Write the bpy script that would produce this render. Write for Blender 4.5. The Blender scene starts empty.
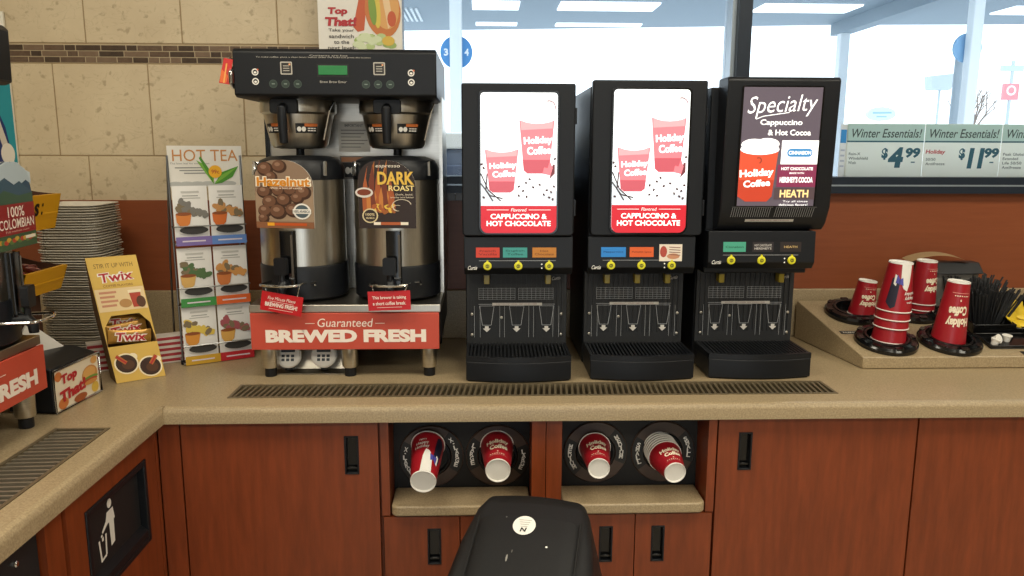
import bpy, bmesh, math, random
from mathutils import Vector, Matrix
random.seed(7)
PI = math.pi
scn = bpy.context.scene
COL = scn.collection

# ---------------------------------------------------------------- camera
def make_camera():
    f, pitch, yaw, roll = 782.0, math.radians(9.94), math.radians(2.02), math.radians(0.187)
    fw = Vector((math.sin(yaw)*math.cos(pitch), math.cos(yaw)*math.cos(pitch), -math.sin(pitch)))
    rt = Vector((math.cos(yaw), -math.sin(yaw), 0))
    up = rt.cross(fw)
    rt2 = math.cos(roll)*rt + math.sin(roll)*up
    up2 = -math.sin(roll)*rt + math.cos(roll)*up
    cam = bpy.data.cameras.new('camera')
    cam.sensor_width = 36.0; cam.sensor_fit = 'HORIZONTAL'
    cam.lens = f/1024*36.0
    cam.clip_start = 0.02; cam.clip_end = 400
    o = bpy.data.objects.new('camera', cam)
    m = Matrix((rt2, up2, -fw)).transposed().to_4x4()
    m.translation = Vector((0, 0, 1.55))
    o.matrix_world = m
    COL.objects.link(o)
    scn.camera = o
make_camera()

# ---------------------------------------------------------------- world, lights, exposure
SKY = 2.3
w = bpy.data.worlds.new('overcast_sky'); scn.world = w; w.use_nodes = True
bg = w.node_tree.nodes['Background']
bg.inputs[0].default_value = (0.86, 0.94, 1.0, 1); bg.inputs[1].default_value = SKY
scn.view_settings.view_transform = 'Standard'
scn.view_settings.look = 'None'
scn.view_settings.exposure = 0.0
scn.view_settings.gamma = 1.0
scn.view_settings.use_curve_mapping = False
def area_light(loc, sx, sy, watts, col):
    l = bpy.data.lights.new('ceiling_panel_light', 'AREA')
    l.shape = 'RECTANGLE'; l.size = sx; l.size_y = sy; l.energy = watts; l.color = col
    o = bpy.data.objects.new('ceiling_panel_light', l); o.location = loc
    COL.objects.link(o)
WARM = (1.0, 0.935, 0.775)
for lx, ly in [(-1.0, 1.1), (0.9, 1.1), (2.8, 1.1), (-1.0, -1.0), (0.9, -1.0), (2.8, -1.0)]:
    area_light((lx, ly, 2.86), 1.2, 0.6, 26, WARM)

# ---------------------------------------------------------------- materials
def lin(c):
    return tuple((x/12.92 if x <= 0.04045 else ((x+0.055)/1.055)**2.4) for x in c)
def hexc(h):
    h = h.lstrip('#'); return lin(tuple(int(h[i:i+2], 16)/255 for i in (0, 2, 4)))
MATS = {}
def mat(name, col, rough=0.5, metal=0.0, emit=0.0, noise=0.0, nscale=40.0, stretch=(1, 1, 1), bump=0.0, spec=0.5, col2=None, coat=0.0):
    """procedural principled material; noise mixes col with col2 (or a darker col)"""
    if name in MATS: return MATS[name]
    m = bpy.data.materials.new(name); m.use_nodes = True
    nt = m.node_tree; b = nt.nodes['Principled BSDF']
    c = hexc(col) if isinstance(col, str) else col
    b.inputs['Base Color'].default_value = (*c, 1)
    b.inputs['Roughness'].default_value = rough
    b.inputs['Metallic'].default_value = metal
    b.inputs['Specular IOR Level'].default_value = spec
    if coat: b.inputs['Coat Weight'].default_value = coat
    if emit:
        b.inputs['Emission Color'].default_value = (*c, 1)
        b.inputs['Emission Strength'].default_value = emit
    if noise or bump:
        tc = nt.nodes.new('ShaderNodeTexCoord'); mp = nt.nodes.new('ShaderNodeMapping')
        mp.inputs['Scale'].default_value = stretch
        nt.links.new(tc.outputs['Object'], mp.inputs['Vector'])
        nz = nt.nodes.new('ShaderNodeTexNoise'); nz.inputs['Scale'].default_value = nscale
        nz.inputs['Detail'].default_value = 6; nz.inputs['Roughness'].default_value = 0.65
        nt.links.new(mp.outputs['Vector'], nz.inputs['Vector'])
        if noise:
            c2 = (hexc(col2) if isinstance(col2, str) else col2) if col2 else tuple(x*0.45 for x in c)
            rp = nt.nodes.new('ShaderNodeValToRGB')
            rp.color_ramp.elements[0].position = 0.5-0.22; rp.color_ramp.elements[1].position = 0.5+0.22
            rp.color_ramp.elements[0].color = (*[a+(d-a)*noise for a, d in zip(c, c2)], 1)
            rp.color_ramp.elements[1].color = (*c, 1)
            nt.links.new(nz.outputs['Fac'], rp.inputs['Fac'])
            nt.links.new(rp.outputs['Color'], b.inputs['Base Color'])
            if emit: nt.links.new(rp.outputs['Color'], b.inputs['Emission Color'])
        if bump:
            bp = nt.nodes.new('ShaderNodeBump'); bp.inputs['Strength'].default_value = bump
            bp.inputs['Distance'].default_value = 0.004
            nt.links.new(nz.outputs['Fac'], bp.inputs['Height'])
            nt.links.new(bp.outputs['Normal'], b.inputs['Normal'])
    MATS[name] = m
    return m

def ink(h, rough=0.45):            # printed colour
    return mat('ink_'+h.strip('#'), h, rough)
def sheer(name, col, thru=0.6):    # thin paper that lets daylight through
    if name in MATS: return MATS[name]
    m = mat(name, col, .5, noise=.05, nscale=20); nt = m.node_tree; b = nt.nodes['Principled BSDF']; o = nt.nodes['Material Output']
    t = nt.nodes.new('ShaderNodeBsdfTranslucent'); t.inputs[0].default_value = (*hexc(col), 1)
    mx = nt.nodes.new('ShaderNodeMixShader'); mx.inputs[0].default_value = thru
    nt.links.new(b.outputs[0], mx.inputs[1]); nt.links.new(t.outputs[0], mx.inputs[2]); nt.links.new(mx.outputs[0], o.inputs[0])
    return m
def lit(h, s=1.0):                 # backlit print
    return mat('lit_%s_%s' % (h.strip('#'), s), h, 0.35, emit=s)

WOODV = mat('cherry_laminate_vertical', '#883f1d', 0.36, noise=0.75, nscale=7, stretch=(7, 7, 0.8), col2='#5f290f')
WOODH = mat('cherry_laminate_horizontal', '#8a4a2a', 0.40, noise=0.45, nscale=9, stretch=(0.7, 9, 9), col2='#713417')
CORIAN = mat('tan_solid_surface', '#b8a482', 0.34, noise=0.85, nscale=230, col2='#78664a')
def travertine():
    m = mat('travertine_tile', '#d3c2a2', 0.42, noise=0.65, nscale=4, col2='#b8a484', bump=0.1)
    nt = m.node_tree; b = nt.nodes['Principled BSDF']; L = nt.links.new
    base = b.inputs['Base Color'].links[0].from_socket
    tc = nt.nodes.new('ShaderNodeTexCoord'); mp = nt.nodes.new('ShaderNodeMapping'); mp.inputs['Scale'].default_value = (1, 1, 1.6); mp.inputs['Rotation'].default_value = (0, .7, 0)
    nz = nt.nodes.new('ShaderNodeTexNoise'); nz.inputs['Scale'].default_value = 11; nz.inputs['Detail'].default_value = 8; nz.inputs['Distortion'].default_value = 1.6
    L(tc.outputs['Object'], mp.inputs[0]); L(mp.outputs[0], nz.inputs['Vector'])
    sb = nt.nodes.new('ShaderNodeMath'); sb.operation = 'SUBTRACT'; sb.inputs[1].default_value = .5; L(nz.outputs['Fac'], sb.inputs[0])
    ab = nt.nodes.new('ShaderNodeMath'); ab.operation = 'ABSOLUTE'; L(sb.outputs[0], ab.inputs[0])
    rp = nt.nodes.new('ShaderNodeValToRGB'); rp.color_ramp.elements[0].position = 0; rp.color_ramp.elements[1].position = .012
    rp.color_ramp.elements[0].color = (.22, .22, .22, 1); rp.color_ramp.elements[1].color = (0, 0, 0, 1); L(ab.outputs[0], rp.inputs[0])
    n2 = nt.nodes.new('ShaderNodeTexNoise'); n2.inputs['Scale'].default_value = 34; n2.inputs['Detail'].default_value = 4; L(tc.outputs['Object'], n2.inputs['Vector'])
    r2 = nt.nodes.new('ShaderNodeValToRGB'); r2.color_ramp.elements[0].position = .62; r2.color_ramp.elements[1].position = .70; r2.color_ramp.elements[1].color = (.45, .45, .45, 1); L(n2.outputs['Fac'], r2.inputs[0])
    ad = nt.nodes.new('ShaderNodeMath'); ad.operation = 'MAXIMUM'; L(rp.outputs[0], ad.inputs[0]); L(r2.outputs[0], ad.inputs[1])
    mx = nt.nodes.new('ShaderNodeMix'); mx.data_type = 'RGBA'; L(ad.outputs[0], mx.inputs[0]); L(base, mx.inputs[6]); mx.inputs[7].default_value = (*hexc('#7d6849'), 1)
    L(mx.outputs[2], b.inputs['Base Color'])
    return m
TILE = travertine()
GROUT = mat('tile_grout', '#a08a68', 0.9, noise=0.3, nscale=60)
MOS = [mat('mosaic_brown', '#523d2e', 0.3, noise=0.5, nscale=60, col2='#7d6852'), mat('mosaic_umber', '#35261b', 0.3, noise=0.5, nscale=60, col2='#5c4836'),
       mat('mosaic_taupe', '#7a6450', 0.3, noise=0.4, nscale=60, col2='#54412f')]
BLK = mat('black_plastic', '#121418', 0.42, noise=0.25, nscale=90, col2='#191b21', spec=0.35)
BLK2 = mat('black_textured_plastic', '#1b1c1e', 0.55, noise=0.3, nscale=300, col2='#0f1011', bump=0.15)
BLKG = mat('black_gloss_plastic', '#0c0c0d', 0.14, noise=0.2, nscale=40, col2='#16161a')
STEEL = mat('brushed_steel', '#cfcac0', 0.28, metal=1.0, noise=0.35, nscale=14, stretch=(1, 1, 40), col2='#857e73')
STEELH = mat('brushed_steel_band', '#c4beb2', 0.30, metal=1.0, noise=0.3, nscale=20, stretch=(30, 1, 1), col2='#7d766a')
CHROME = mat('chrome', '#d8d8d8', 0.12, metal=1.0, noise=0.1, nscale=30)
DARKSTEEL = mat('dark_bronze_metal', '#7d7058', 0.4, metal=0.45, noise=0.4, nscale=80, col2='#5f543f')
WHITE = mat('white_paper', '#e9e4da', 0.6, noise=0.08, nscale=40)
CUPRED = mat('red_cup_paper', '#a01a25', 0.36, noise=0.12, nscale=30)
SIGNRED = mat('red_sign_board', '#c24a36', 0.42, noise=0.08, nscale=20)
TAGRED = mat('red_tag_card', '#c01720', 0.4, noise=0.1, nscale=40)
FRAME = mat('dark_window_frame', '#1d2836', 0.4, metal=0.2, noise=0.2, nscale=40)
ALU = mat('silver_window_bead', '#aeb9c2', 0.35, metal=0.6, noise=0.1, nscale=40)

# ---------------------------------------------------------------- geometry helpers
class MB:
    """collects boxes, prisms, lathes and tubes and links them as ONE mesh object"""
    def __init__(s): s.v = []; s.f = []; s.mi = []; s.mats = []; s.M = None
    def mid(s, m):
        if m not in s.mats: s.mats.append(m)
        return s.mats.index(m)
    def add(s, vs, fs, m):
        k = len(s.v); i = s.mid(m)
        for p in vs:
            p = Vector(p); s.v.append(s.M @ p if s.M is not None else p)
        for f in fs: s.f.append([k+j for j in f]); s.mi.append(i)
        return s
    def box(s, x0, x1, y0, y1, z0, z1, m):
        vs = [(x0,y0,z0),(x1,y0,z0),(x1,y1,z0),(x0,y1,z0),(x0,y0,z1),(x1,y0,z1),(x1,y1,z1),(x0,y1,z1)]
        return s.add(vs, [(3,2,1,0),(4,5,6,7),(0,1,5,4),(1,2,6,5),(2,3,7,6),(3,0,4,7)], m)
    def prism(s, pts, axis, a, b, m):
        n = len(pts)
        def P(p, t):
            return {'x': (t, p[0], p[1]), 'y': (p[0], t, p[1]), 'z': (p[0], p[1], t)}[axis]
        vs = [P(p, a) for p in pts] + [P(p, b) for p in pts]
        fs = [tuple(range(n))[::-1], tuple(range(n, 2*n))] + [(i, (i+1) % n, n+(i+1) % n, n+i) for i in range(n)]
        return s.add(vs, fs, m)
    def loft(s, rings, m, cap=True, closed=True):
        n = len(rings[0]); vs = [p for r in rings for p in r]; fs = []
        for k in range(len(rings)-1):
            for i in range(n if closed else n-1):
                j = (i+1) % n
                fs.append((k*n+i, k*n+j, (k+1)*n+j, (k+1)*n+i))
        if cap: fs += [tuple(range(n))[::-1], tuple(range((len(rings)-1)*n, len(rings)*n))]
        return s.add(vs, fs, m)
    def lathe(s, prof, m, c=(0, 0, 0), n=32, cap=True):
        rings = [[(c[0]+r*math.cos(2*PI*i/n), c[1]+r*math.sin(2*PI*i/n), c[2]+z) for i in range(n)] for r, z in prof]
        return s.loft(rings, m, cap)
    def tube(s, pts, r, m, n=8, closed=False):
        pts = [Vector(p) for p in pts]; N = len(pts); rings = []
        ref = None
        for i, p in enumerate(pts):
            if closed: t = pts[(i+1) % N]-pts[i-1]
            else: t = pts[min(i+1, N-1)]-pts[max(i-1, 0)]
            t.normalize()
            if ref is None: ref = Vector((0, 0, 1)) if abs(t.z) < 0.9 else Vector((1, 0, 0))
            a = t.cross(ref)
            if a.length < 1e-4: a = t.orthogonal()
            a.normalize(); b = t.cross(a); ref = -b if b.dot(ref) < 0 else b
            a = t.cross(ref).normalized(); b = ref.normalized()
            rr = r[i] if isinstance(r, (list, tuple)) else r
            rings.append([p+a*(rr*math.cos(2*PI*k/n))+b*(rr*math.sin(2*PI*k/n)) for k in range(n)])
        if closed: rings.append(rings[0]); return s.loft(rings, m, False)
        return s.loft(rings, m, True)
    def build(s, name, parent=None, bevel=0.0, seg=2, smooth=35, recalc=True):
        me = bpy.data.meshes.new(name)
        me.from_pydata([tuple(p) for p in s.v], [], s.f)
        for m in s.mats: me.materials.append(m)
        me.polygons.foreach_set('material_index', s.mi)
        if recalc:
            b = bmesh.new(); b.from_mesh(me)
            bmesh.ops.recalc_face_normals(b, faces=b.faces[:]); b.to_mesh(me); b.free()
        if smooth:
            me.polygons.foreach_set('use_smooth', [True]*len(me.polygons))
            me.set_sharp_from_angle(angle=math.radians(smooth))
        me.update()
        o = bpy.data.objects.new(name, me); COL.objects.link(o)
        if parent: o.parent = parent
        if bevel:
            md = o.modifiers.new('bevel', 'BEVEL'); md.width = bevel; md.segments = seg
            md.limit_method = 'ANGLE'; md.angle_limit = math.radians(40)
        return o

def rr(x0, x1, y0, y1, r, n=5):
    """rounded rectangle outline; r is one radius or four (bl, br, tr, tl)"""
    if not isinstance(r, (list, tuple)): r = [r]*4
    out = []
    for (cx, cy, sx, sy, a0, q) in [(x0, y0, 1, 1, PI, r[0]), (x1, y0, -1, 1, 1.5*PI, r[1]), (x1, y1, -1, -1, 0, r[2]), (x0, y1, 1, -1, 0.5*PI, r[3])]:
        if q <= 0: out.append((cx, cy)); continue
        for i in range(n+1):
            a = a0+0.5*PI*i/n
            out.append((cx+sx*q+q*math.cos(a), cy+sy*q+q*math.sin(a)))
    return out

TXT = {}
def text_mesh(t, bold):
    if (t, bold) in TXT: return TXT[(t, bold)]
    c = bpy.data.curves.new('t', 'FONT'); c.body = t; c.offset = bold; c.resolution_u = 3; c.align_x = 'CENTER'
    o = bpy.data.objects.new('t', c)
    me = bpy.data.meshes.new_from_object(o)
    vs = [(v.co.x, v.co.y) for v in me.vertices]; fs = [tuple(p.vertices) for p in me.polygons]
    bpy.data.objects.remove(o); bpy.data.curves.remove(c); bpy.data.meshes.remove(me)
    x0 = min(v[0] for v in vs); x1 = max(v[0] for v in vs); y0 = min(v[1] for v in vs); y1 = max(v[1] for v in vs)
    vs = [((x-x0)/(x1-x0)-0.5, (y-y0)/(y1-y0)-0.5) for x, y in vs]
    TXT[(t, bold)] = (vs, fs, (x1-x0)/(y1-y0))
    return TXT[(t, bold)]

class Art:
    """flat printed artwork on a surface given by fn(u, v, height)"""
    def __init__(s, fn): s.fn = fn; s.mb = MB(); s.c = 0
    def hh(s, L): s.c += 1; return 0.0004+0.0004*L+3.5e-6*s.c
    def poly(s, pts, m, L=0):
        h = s.hh(L); s.mb.add([s.fn(u, v, h) for u, v in pts], [tuple(range(len(pts)))], m); return s
    def rect(s, u0, u1, v0, v1, m, L=0, r=0): return s.poly(rr(u0, u1, v0, v1, r) if r else [(u0,v0),(u1,v0),(u1,v1),(u0,v1)], m, L)
    def ell(s, cu, cv, ru, rv, m, L=0, n=20, a0=0, a1=2*PI, rot=0):
        k = n if abs(a1-a0-2*PI) < 1e-6 else n+1
        P = [(ru*math.cos(a0+(a1-a0)*i/n), rv*math.sin(a0+(a1-a0)*i/n)) for i in range(k)]
        return s.poly([(cu+x*math.cos(rot)-y*math.sin(rot), cv+x*math.sin(rot)+y*math.cos(rot)) for x, y in P], m, L)
    def line(s, pts, t, m, L=0):
        for (a, b), (c, d) in zip(pts, pts[1:]):
            q = math.hypot(c-a, d-b) or 1; nx, ny = -(d-b)/q*t/2, (c-a)/q*t/2
            s.poly([(a+nx, b+ny), (a-nx, b-ny), (c-nx, d-ny), (c+nx, d+ny)], m, L)
        return s
    def ring(s, cu, cv, r0, r1, m, L=0, n=24, a0=0, a1=2*PI, asp=1.0):
        for i in range(n):
            a = a0+(a1-a0)*i/n; b = a0+(a1-a0)*(i+1)/n
            s.poly([(cu+r0*math.cos(a), cv+asp*r0*math.sin(a)), (cu+r1*math.cos(a), cv+asp*r1*math.sin(a)), (cu+r1*math.cos(b), cv+asp*r1*math.sin(b)), (cu+r0*math.cos(b), cv+asp*r0*math.sin(b))], m, L)
        return s
    def text(s, t, cu, cv, w, h, m, L=1, bold=0.02, shear=0.0, rot=0.0):
        vs, fs, asp = text_mesh(t, bold)
        if w is None: w = h*asp
        P = []; h_ = s.hh(L)
        for x, y in vs:
            a, b = x*w+shear*y*h, y*h
            P.append(s.fn(cu+a*math.cos(rot)-b*math.sin(rot), cv+a*math.sin(rot)+b*math.cos(rot), h_))
        s.mb.add(P, fs, m); return s
    def build(s, name, parent=None): return s.mb.build(name, parent, smooth=0, recalc=False)

def plane(o, U, V):
    o = Vector(o); U = Vector(U).normalized(); V = Vector(V).normalized(); N = U.cross(V)
    return lambda u, v, h: o+U*u+V*v+N*h
FRONT = lambda x, y, z: plane((x, y, z), (1, 0, 0), (0, 0, 1))      # a face looking at -Y

def tag(o, label, cat, group=None, kind=None):
    if label: o['label'] = label
    if cat: o['category'] = cat
    if group: o['group'] = group
    if kind: o['kind'] = kind
    return o
def thing(name, label, cat, loc=(0, 0, 0), rz=0.0, group=None):
    o = bpy.data.objects.new(name, None); COL.objects.link(o); o.empty_display_size = 0.05
    o.location = loc; o.rotation_euler = (0, 0, rz)
    return tag(o, label, cat, group)
def struct(o): o['kind'] = 'structure'; return o
def dup(o, parent=None, skip=()):
    c = o.copy(); COL.objects.link(c)
    if parent is not None: c.parent = parent
    for ch in list(o.children):
        if ch.name.split('.')[0] not in skip: dup(ch, c, skip)
    return c

# ================================================================ the room
WY = 2.66            # back wall plane
CZ = 0.914           # worktop height
wl0, wr1, wf0, ceil_z = -2.05, 5.2, -4.2, 2.9
m_floor = mat('floor_tile', '#b5aa9a', 0.25, noise=0.4, nscale=5)
m_ceil = mat('ceiling_tile', '#d9d3c6', 0.9, noise=0.2, nscale=60)
m_plaster = mat('warm_painted_wall', '#b9b0a0', 0.8, noise=0.15, nscale=8)
struct(MB().box(wl0-.1, wr1+.1, wf0-.1, WY+.12, -0.05, 0, m_floor).build('floor', smooth=0))
struct(MB().box(wl0-.1, wr1+.1, wf0-.1, WY+.12, ceil_z, ceil_z+0.05, m_ceil).build('ceiling', smooth=0))
struct(MB().box(wl0-.1, wl0, wf0, WY+.12, 0, ceil_z, m_plaster).build('wall_left', smooth=0))
struct(MB().box(wr1, wr1+.1, wf0, WY+.12, 0, ceil_z, m_plaster).build('wall_right', smooth=0))
b = MB()                                               # unseen wall behind the camera; opening added so the steel mirrors daylight
for q in [(wl0, -1.1, 0, ceil_z), (1.4, wr1, 0, ceil_z), (-1.1, 1.4, 2.3, ceil_z)]: b.box(q[0], q[1], wf0-.1, wf0, q[2], q[3], m_plaster)
struct(b.build('wall_front', smooth=0))

WX = -0.30           # left jamb of the window
b = MB()
b.box(wl0, WX, WY-.001, WY+.12, 0, ceil_z, GROUT)
b.box(WX, wr1, WY+.004, WY+.12, 0, 1.40, GROUT)
b.box(WX, wr1, WY+.004, WY+.12, 2.50, ceil_z, GROUT)
def tiles(z0, z1, xa, pitch):
    x = xa
    while x < WX:
        x1 = min(x+pitch-.004, WX)
        if x1 > wl0 and x1-x > .01:
            b.box(max(x, wl0), x1, WY-.003, WY+.006, z0+.002, z1-.002, TILE)
        x += pitch
tiles(1.886, 2.186, -2.195, .306); tiles(2.186, 2.486, -2.04, .306); tiles(2.486, 2.786, -2.195, .306)
tiles(1.530, 1.824, -2.300, .303); tiles(1.232, 1.530, -2.21, .303); tiles(0.93, 1.232, -2.30, .303)
struct(b.build('wall_back', bevel=.0012, seg=1, smooth=0))

b = MB(); b.box(wl0, WX, WY-.0018, WY-.0012, 1.8255, 1.8845, mat('light_mosaic_grout', '#b8a688', .9, noise=.2, nscale=60))
for r in range(3):                                     # brown mosaic border strip
    x = wl0-random.random()*.04
    while x < WX:
        wd = random.choice([.035, .05, .065, .08])
        x1 = min(x+wd, WX)
        if x1 > wl0: b.box(max(x, wl0), x1-.0035, WY-.0035, WY+.006, 1.8275+r*.0187, 1.8275+r*.0187+.0157, random.choice(MOS))
        x += wd
struct(b.build('trim_1', smooth=0))
b = MB()                                               # little dark tiles under the window sill
x = WX
while x < 0.95:
    b.box(x, x+.0265, WY-.02, WY+.006, 1.386, 1.411, random.choice(MOS[:2])); x += .029
struct(b.build('trim_2', smooth=0))

# cherry laminate wall panel between worktop and window
b = MB()
b.box(wl0, WX, WY-.012, WY-.002, .93, 1.385, WOODH)
b.box(WX, 0.95, WY-.012, WY-.002, .93, 1.385, WOODH)
b.box(0.95, wr1, WY-.012, WY-.002, .93, 1.412, WOODH)
struct(b.build('trim_3', smooth=0))

# window: dark frame, mullion, beads, glass
win = bpy.data.objects.new('window_1', None); COL.objects.link(win); win['kind'] = 'structure'
b = MB()
b.box(WX, wr1, WY-.045, WY+.11, 1.412, 1.436, FRAME); b.box(WX, wr1, WY-.035, WY+.11, 1.436, 1.441, ALU); b.box(WX, wr1, WY-.03, WY+.11, 1.441, 1.466, FRAME)
b.box(WX, wr1, WY-.03, WY+.11, 2.45, 2.50, FRAME)
b.box(WX, WX+.030, WY-.03, WY+.11, 1.466, 2.45, FRAME)
b.build('window_frame', win, smooth=0)
for i, x in enumerate([0.828, 3.05]):
    MB().box(x, x+.044, WY-.035, WY+.11, 1.466, 2.45, FRAME).build('mullion', win, bevel=.002, smooth=0)
    MB().box(x-.013, x, WY-.005, WY+.08, 1.466, 2.45, ALU).build('glazing_bead', win, smooth=0)
gm = bpy.data.materials.new('window_glass'); gm.use_nodes = True
nt = gm.node_tree; nt.nodes.clear()
out = nt.nodes.new('ShaderNodeOutputMaterial'); mx = nt.nodes.new('ShaderNodeMixShader'); tr = nt.nodes.new('ShaderNodeBsdfTransparent'); gl = nt.nodes.new('ShaderNodeBsdfGlossy')
gl.inputs['Roughness'].default_value = 0.02; tr.inputs[0].default_value = (.96, .98, .99, 1)
fr = nt.nodes.new('ShaderNodeFresnel'); fr.inputs[0].default_value = 1.2
nt.links.new(fr.outputs[0], mx.inputs[0]); nt.links.new(tr.outputs[0], mx.inputs[1]); nt.links.new(gl.outputs[0], mx.inputs[2]); nt.links.new(mx.outputs[0], out.inputs[0])
for x0, x1 in [(WX+.03, .815), (.872, 3.037), (3.094, wr1)]:
    MB().box(x0, x1, WY+.050, WY+.056, 1.466, 2.45, gm).build('glass', win, smooth=0)

# ================================================================ worktop with backsplash
WF = 1.90            # front edge of the back run
LF = -0.805          # front edge of the left run
LX = -2.04
wt = thing('worktop', 'tan speckled solid-surface worktop turning the corner under all the machines', 'worktop', (0, 0, 0))
b = MB()
T0 = CZ-.04
YB = WY-.014
hx0, hx1, hy0, hy1 = -.672, .945, 1.978, 2.096       # opening of the long drain
gx0, gx1, gy0, gy1 = -.995, -.868, .70, 1.762       # opening of the left drain
for q in [(LX, gx0, -.6, YB), (gx0, gx1, -.6, gy0), (gx0, gx1, gy1, YB), (gx1, LF-.018, -.6, YB),
          (LF-.018, hx0, WF+.018, YB), (hx0, hx1, WF+.018, hy0), (hx0, hx1, hy1, YB), (hx1, 3.4, WF+.018, YB)]:
    b.box(q[0], q[1], q[2], q[3], T0, CZ, CORIAN)
nose = [(0.018, CZ), (0.014, CZ), (0.006, CZ-.003), (0.0015, CZ-.009), (0, CZ-.016), (0, CZ-.042), (0.018, CZ-.042)]
b.prism([(WF+p, z) for p, z in nose], 'x', LF-.0, 3.4, CORIAN)
b.prism([(LF-p, z) for p, z in nose], 'y', -.6, WF+.018, CORIAN)
b.build('top', wt, smooth=30)
MB().box(LX, 3.4, YB-.016, YB, CZ, 1.082, CORIAN).build('backsplash', wt, bevel=.003)
MB().box(LX, LX+.016, -.6, YB-.016, CZ, 1.082, CORIAN).build('backsplash', wt, bevel=.003)

def drain(name, label, x0, x1, y0, y1, along, n, slant):
    t = thing(name, label, 'drain grate', ((x0+x1)/2, (y0+y1)/2, CZ))
    w2, d2 = (x1-x0)/2, (y1-y0)/2
    pan = MB().box(-w2+.002, w2-.002, -d2+.002, d2-.002, -.036, -.031, BLK)
    pan.build('drip_pan', t, smooth=0)
    f = MB(); e = .009
    f.box(-w2+.001, w2-.001, -d2+.001, -d2+e, -.030, .0015, DARKSTEEL); f.box(-w2+.001, w2-.001, d2-e, d2-.001, -.030, .0015, DARKSTEEL)
    f.box(-w2+.001, -w2+e, -d2+e, d2-e, -.030, .0015, DARKSTEEL); f.box(w2-e, w2-.001, -d2+e, d2-e, -.030, .0015, DARKSTEEL)
    f.build('frame', t, smooth=0)
    s = MB(); L = (w2 if along == 'x' else d2)-e
    for i in range(n):
        c = -L+(i+.5)*2*L/n; h = L/n*(.42 if along == 'x' else .30)*(1 if along == 'x' else 1.1)
        if along == 'x': s.prism([(c-h-slant, -d2+e), (c+h-slant, -d2+e), (c+h+slant, d2-e), (c-h+slant, d2-e)], 'z', -.010, -.001, DARKSTEEL)
        else: s.prism([(-w2+e, c-h-slant), (w2-e, c-h+slant), (w2-e, c+h+slant), (-w2+e, c+h-slant)], 'z', -.010, -.001, mat('dull_slat_metal', '#a09683', .38, metal=.6, noise=.25, nscale=70))
    s.build('slats', t, smooth=0)
    return t
drain('drain_grate', 'long dark slotted drain grate set in the worktop in front of the dispensers', hx0, hx1, hy0, hy1, 'x', 104, .004)
drain('drain_grate', 'metal drain grate set in the left worktop beside the litter chute', gx0, gx1, gy0, gy1, 'y', 52, .002)

# ================================================================ base cabinets
DY = 1.925           # door faces of the back run
m_in = mat('dark_bay_interior', '#0e0d0d', 0.6, noise=0.2, nscale=50)
def panel(x0, x1, z0, z1, parent, name='door', y=DY, th=.019, m=WOODV, cut=None):
    """a flat door; a flush pull is let into it"""
    b = MB()
    if cut:
        a0, a1, c0, c1 = cut
        for q in [(x0, a0, z0, z1), (a1, x1, z0, z1), (a0, a1, z0, c0), (a0, a1, c1, z1)]: b.box(q[0], q[1], y, y+th, q[2], q[3], m)
    else: b.box(x0, x1, y, y+th, z0, z1, m)
    d = b.build(name, parent, smooth=0)
    if cut:
        a0, a1, c0, c1 = cut; e = .0045
        h = MB()
        h.box(a0, a1, y+.013, y+.018, c0, c1, BLKG)
        for q in [(a0, a0+e, c0, c1), (a1-e, a1, c0, c1), (a0+e, a1-e, c0, c0+e), (a0+e, a1-e, c1-e, c1)]: h.box(q[0], q[1], y-.002, y+.013, q[2], q[3], BLK)
        h.box(a0+e, a1-e, y+.004, y+.012, c0+.012, c0+.018, BLKG)
        h.build('handle', d, bevel=.0008, seg=1)
    return d
ZT, ZK = .868, .10
def carcass(t, x0, x1, z0=ZK, z1=ZT, m=WOODV):
    return MB().box(x0, x1, DY+.022, YB-.02, z0, z1, m).build('carcass', t, smooth=0)
def kick(t, x0, x1):
    MB().box(x0, x1, DY+.06, YB-.02, 0.001, ZK, BLK).build('toe_kick', t, smooth=0)

c1 = thing('base_cabinet', 'cherry laminate cabinet with one wide door in the corner left of the cup bays', 'cabinet')
carcass(c1, -.835, -.2705); kick(c1, -.835, -.2705)
MB().box(-.832, -.779, DY, DY+.019, ZK, ZT, WOODV).build('filler_strip', c1, smooth=0)
panel(-.775, -.276, ZK, ZT, c1, cut=(-.363, -.326, .724, .828))

def bay(label, x0, x1, ox0, ox1, splits, handles):
    t = thing('cup_bay_cabinet', label, 'cabinet')
    carcass(t, x0, x1, ZK, .610); kick(t, x0, x1)
    for q in [(x0, ox0), (ox1, x1)]:                    # face frame and the open box
        MB().box(q[0], q[1], DY, DY+.14, .608, ZT, WOODV).build('stile', t, smooth=0)
    b = MB(); b.box(ox0, ox1, DY+.105, DY+.125, .612, ZT, m_in)
    b.box(ox0, ox1, DY, DY+.105, ZT-.006, ZT, m_in)
    b.build('back_panel', t, smooth=0)
    sh = MB(); sh.prism(rr(ox0+.004, ox1-.004, WF+.008, DY+.104, [.02, .02, 0, 0]), 'z', .612, .640, CORIAN)
    sh.build('shelf', t, bevel=.005, seg=3)
    for (a, c), h in zip(splits, handles):
        panel(a, c, ZK, .604, t, cut=h)
    return t
bay('cherry laminate cabinet with open cup bay holding the extra large and large cups', -.2695, .1565, -.249, .121,
    [(-.266, -.0685), (-.0655, .154)], [(-.153, -.117, .468, .570), (-.03, .006, .468, .570)])
bay('cherry laminate cabinet with open cup bay holding the medium and small cups', .1585, .6045, .199, .583,
    [(.161, .3955), (.3985, .602)], [(.302, .338, .468, .570), (.441, .477, .468, .570)])
c4 = thing('base_cabinet', 'cherry laminate cabinet with wide door and black pull right of the cup bays', 'cabinet')
carcass(c4, .6065, 1.138); kick(c4, .6065, 1.138)
panel(.609, 1.136, ZK, ZT, c4, cut=(.663, .699, .724, .828))
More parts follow.
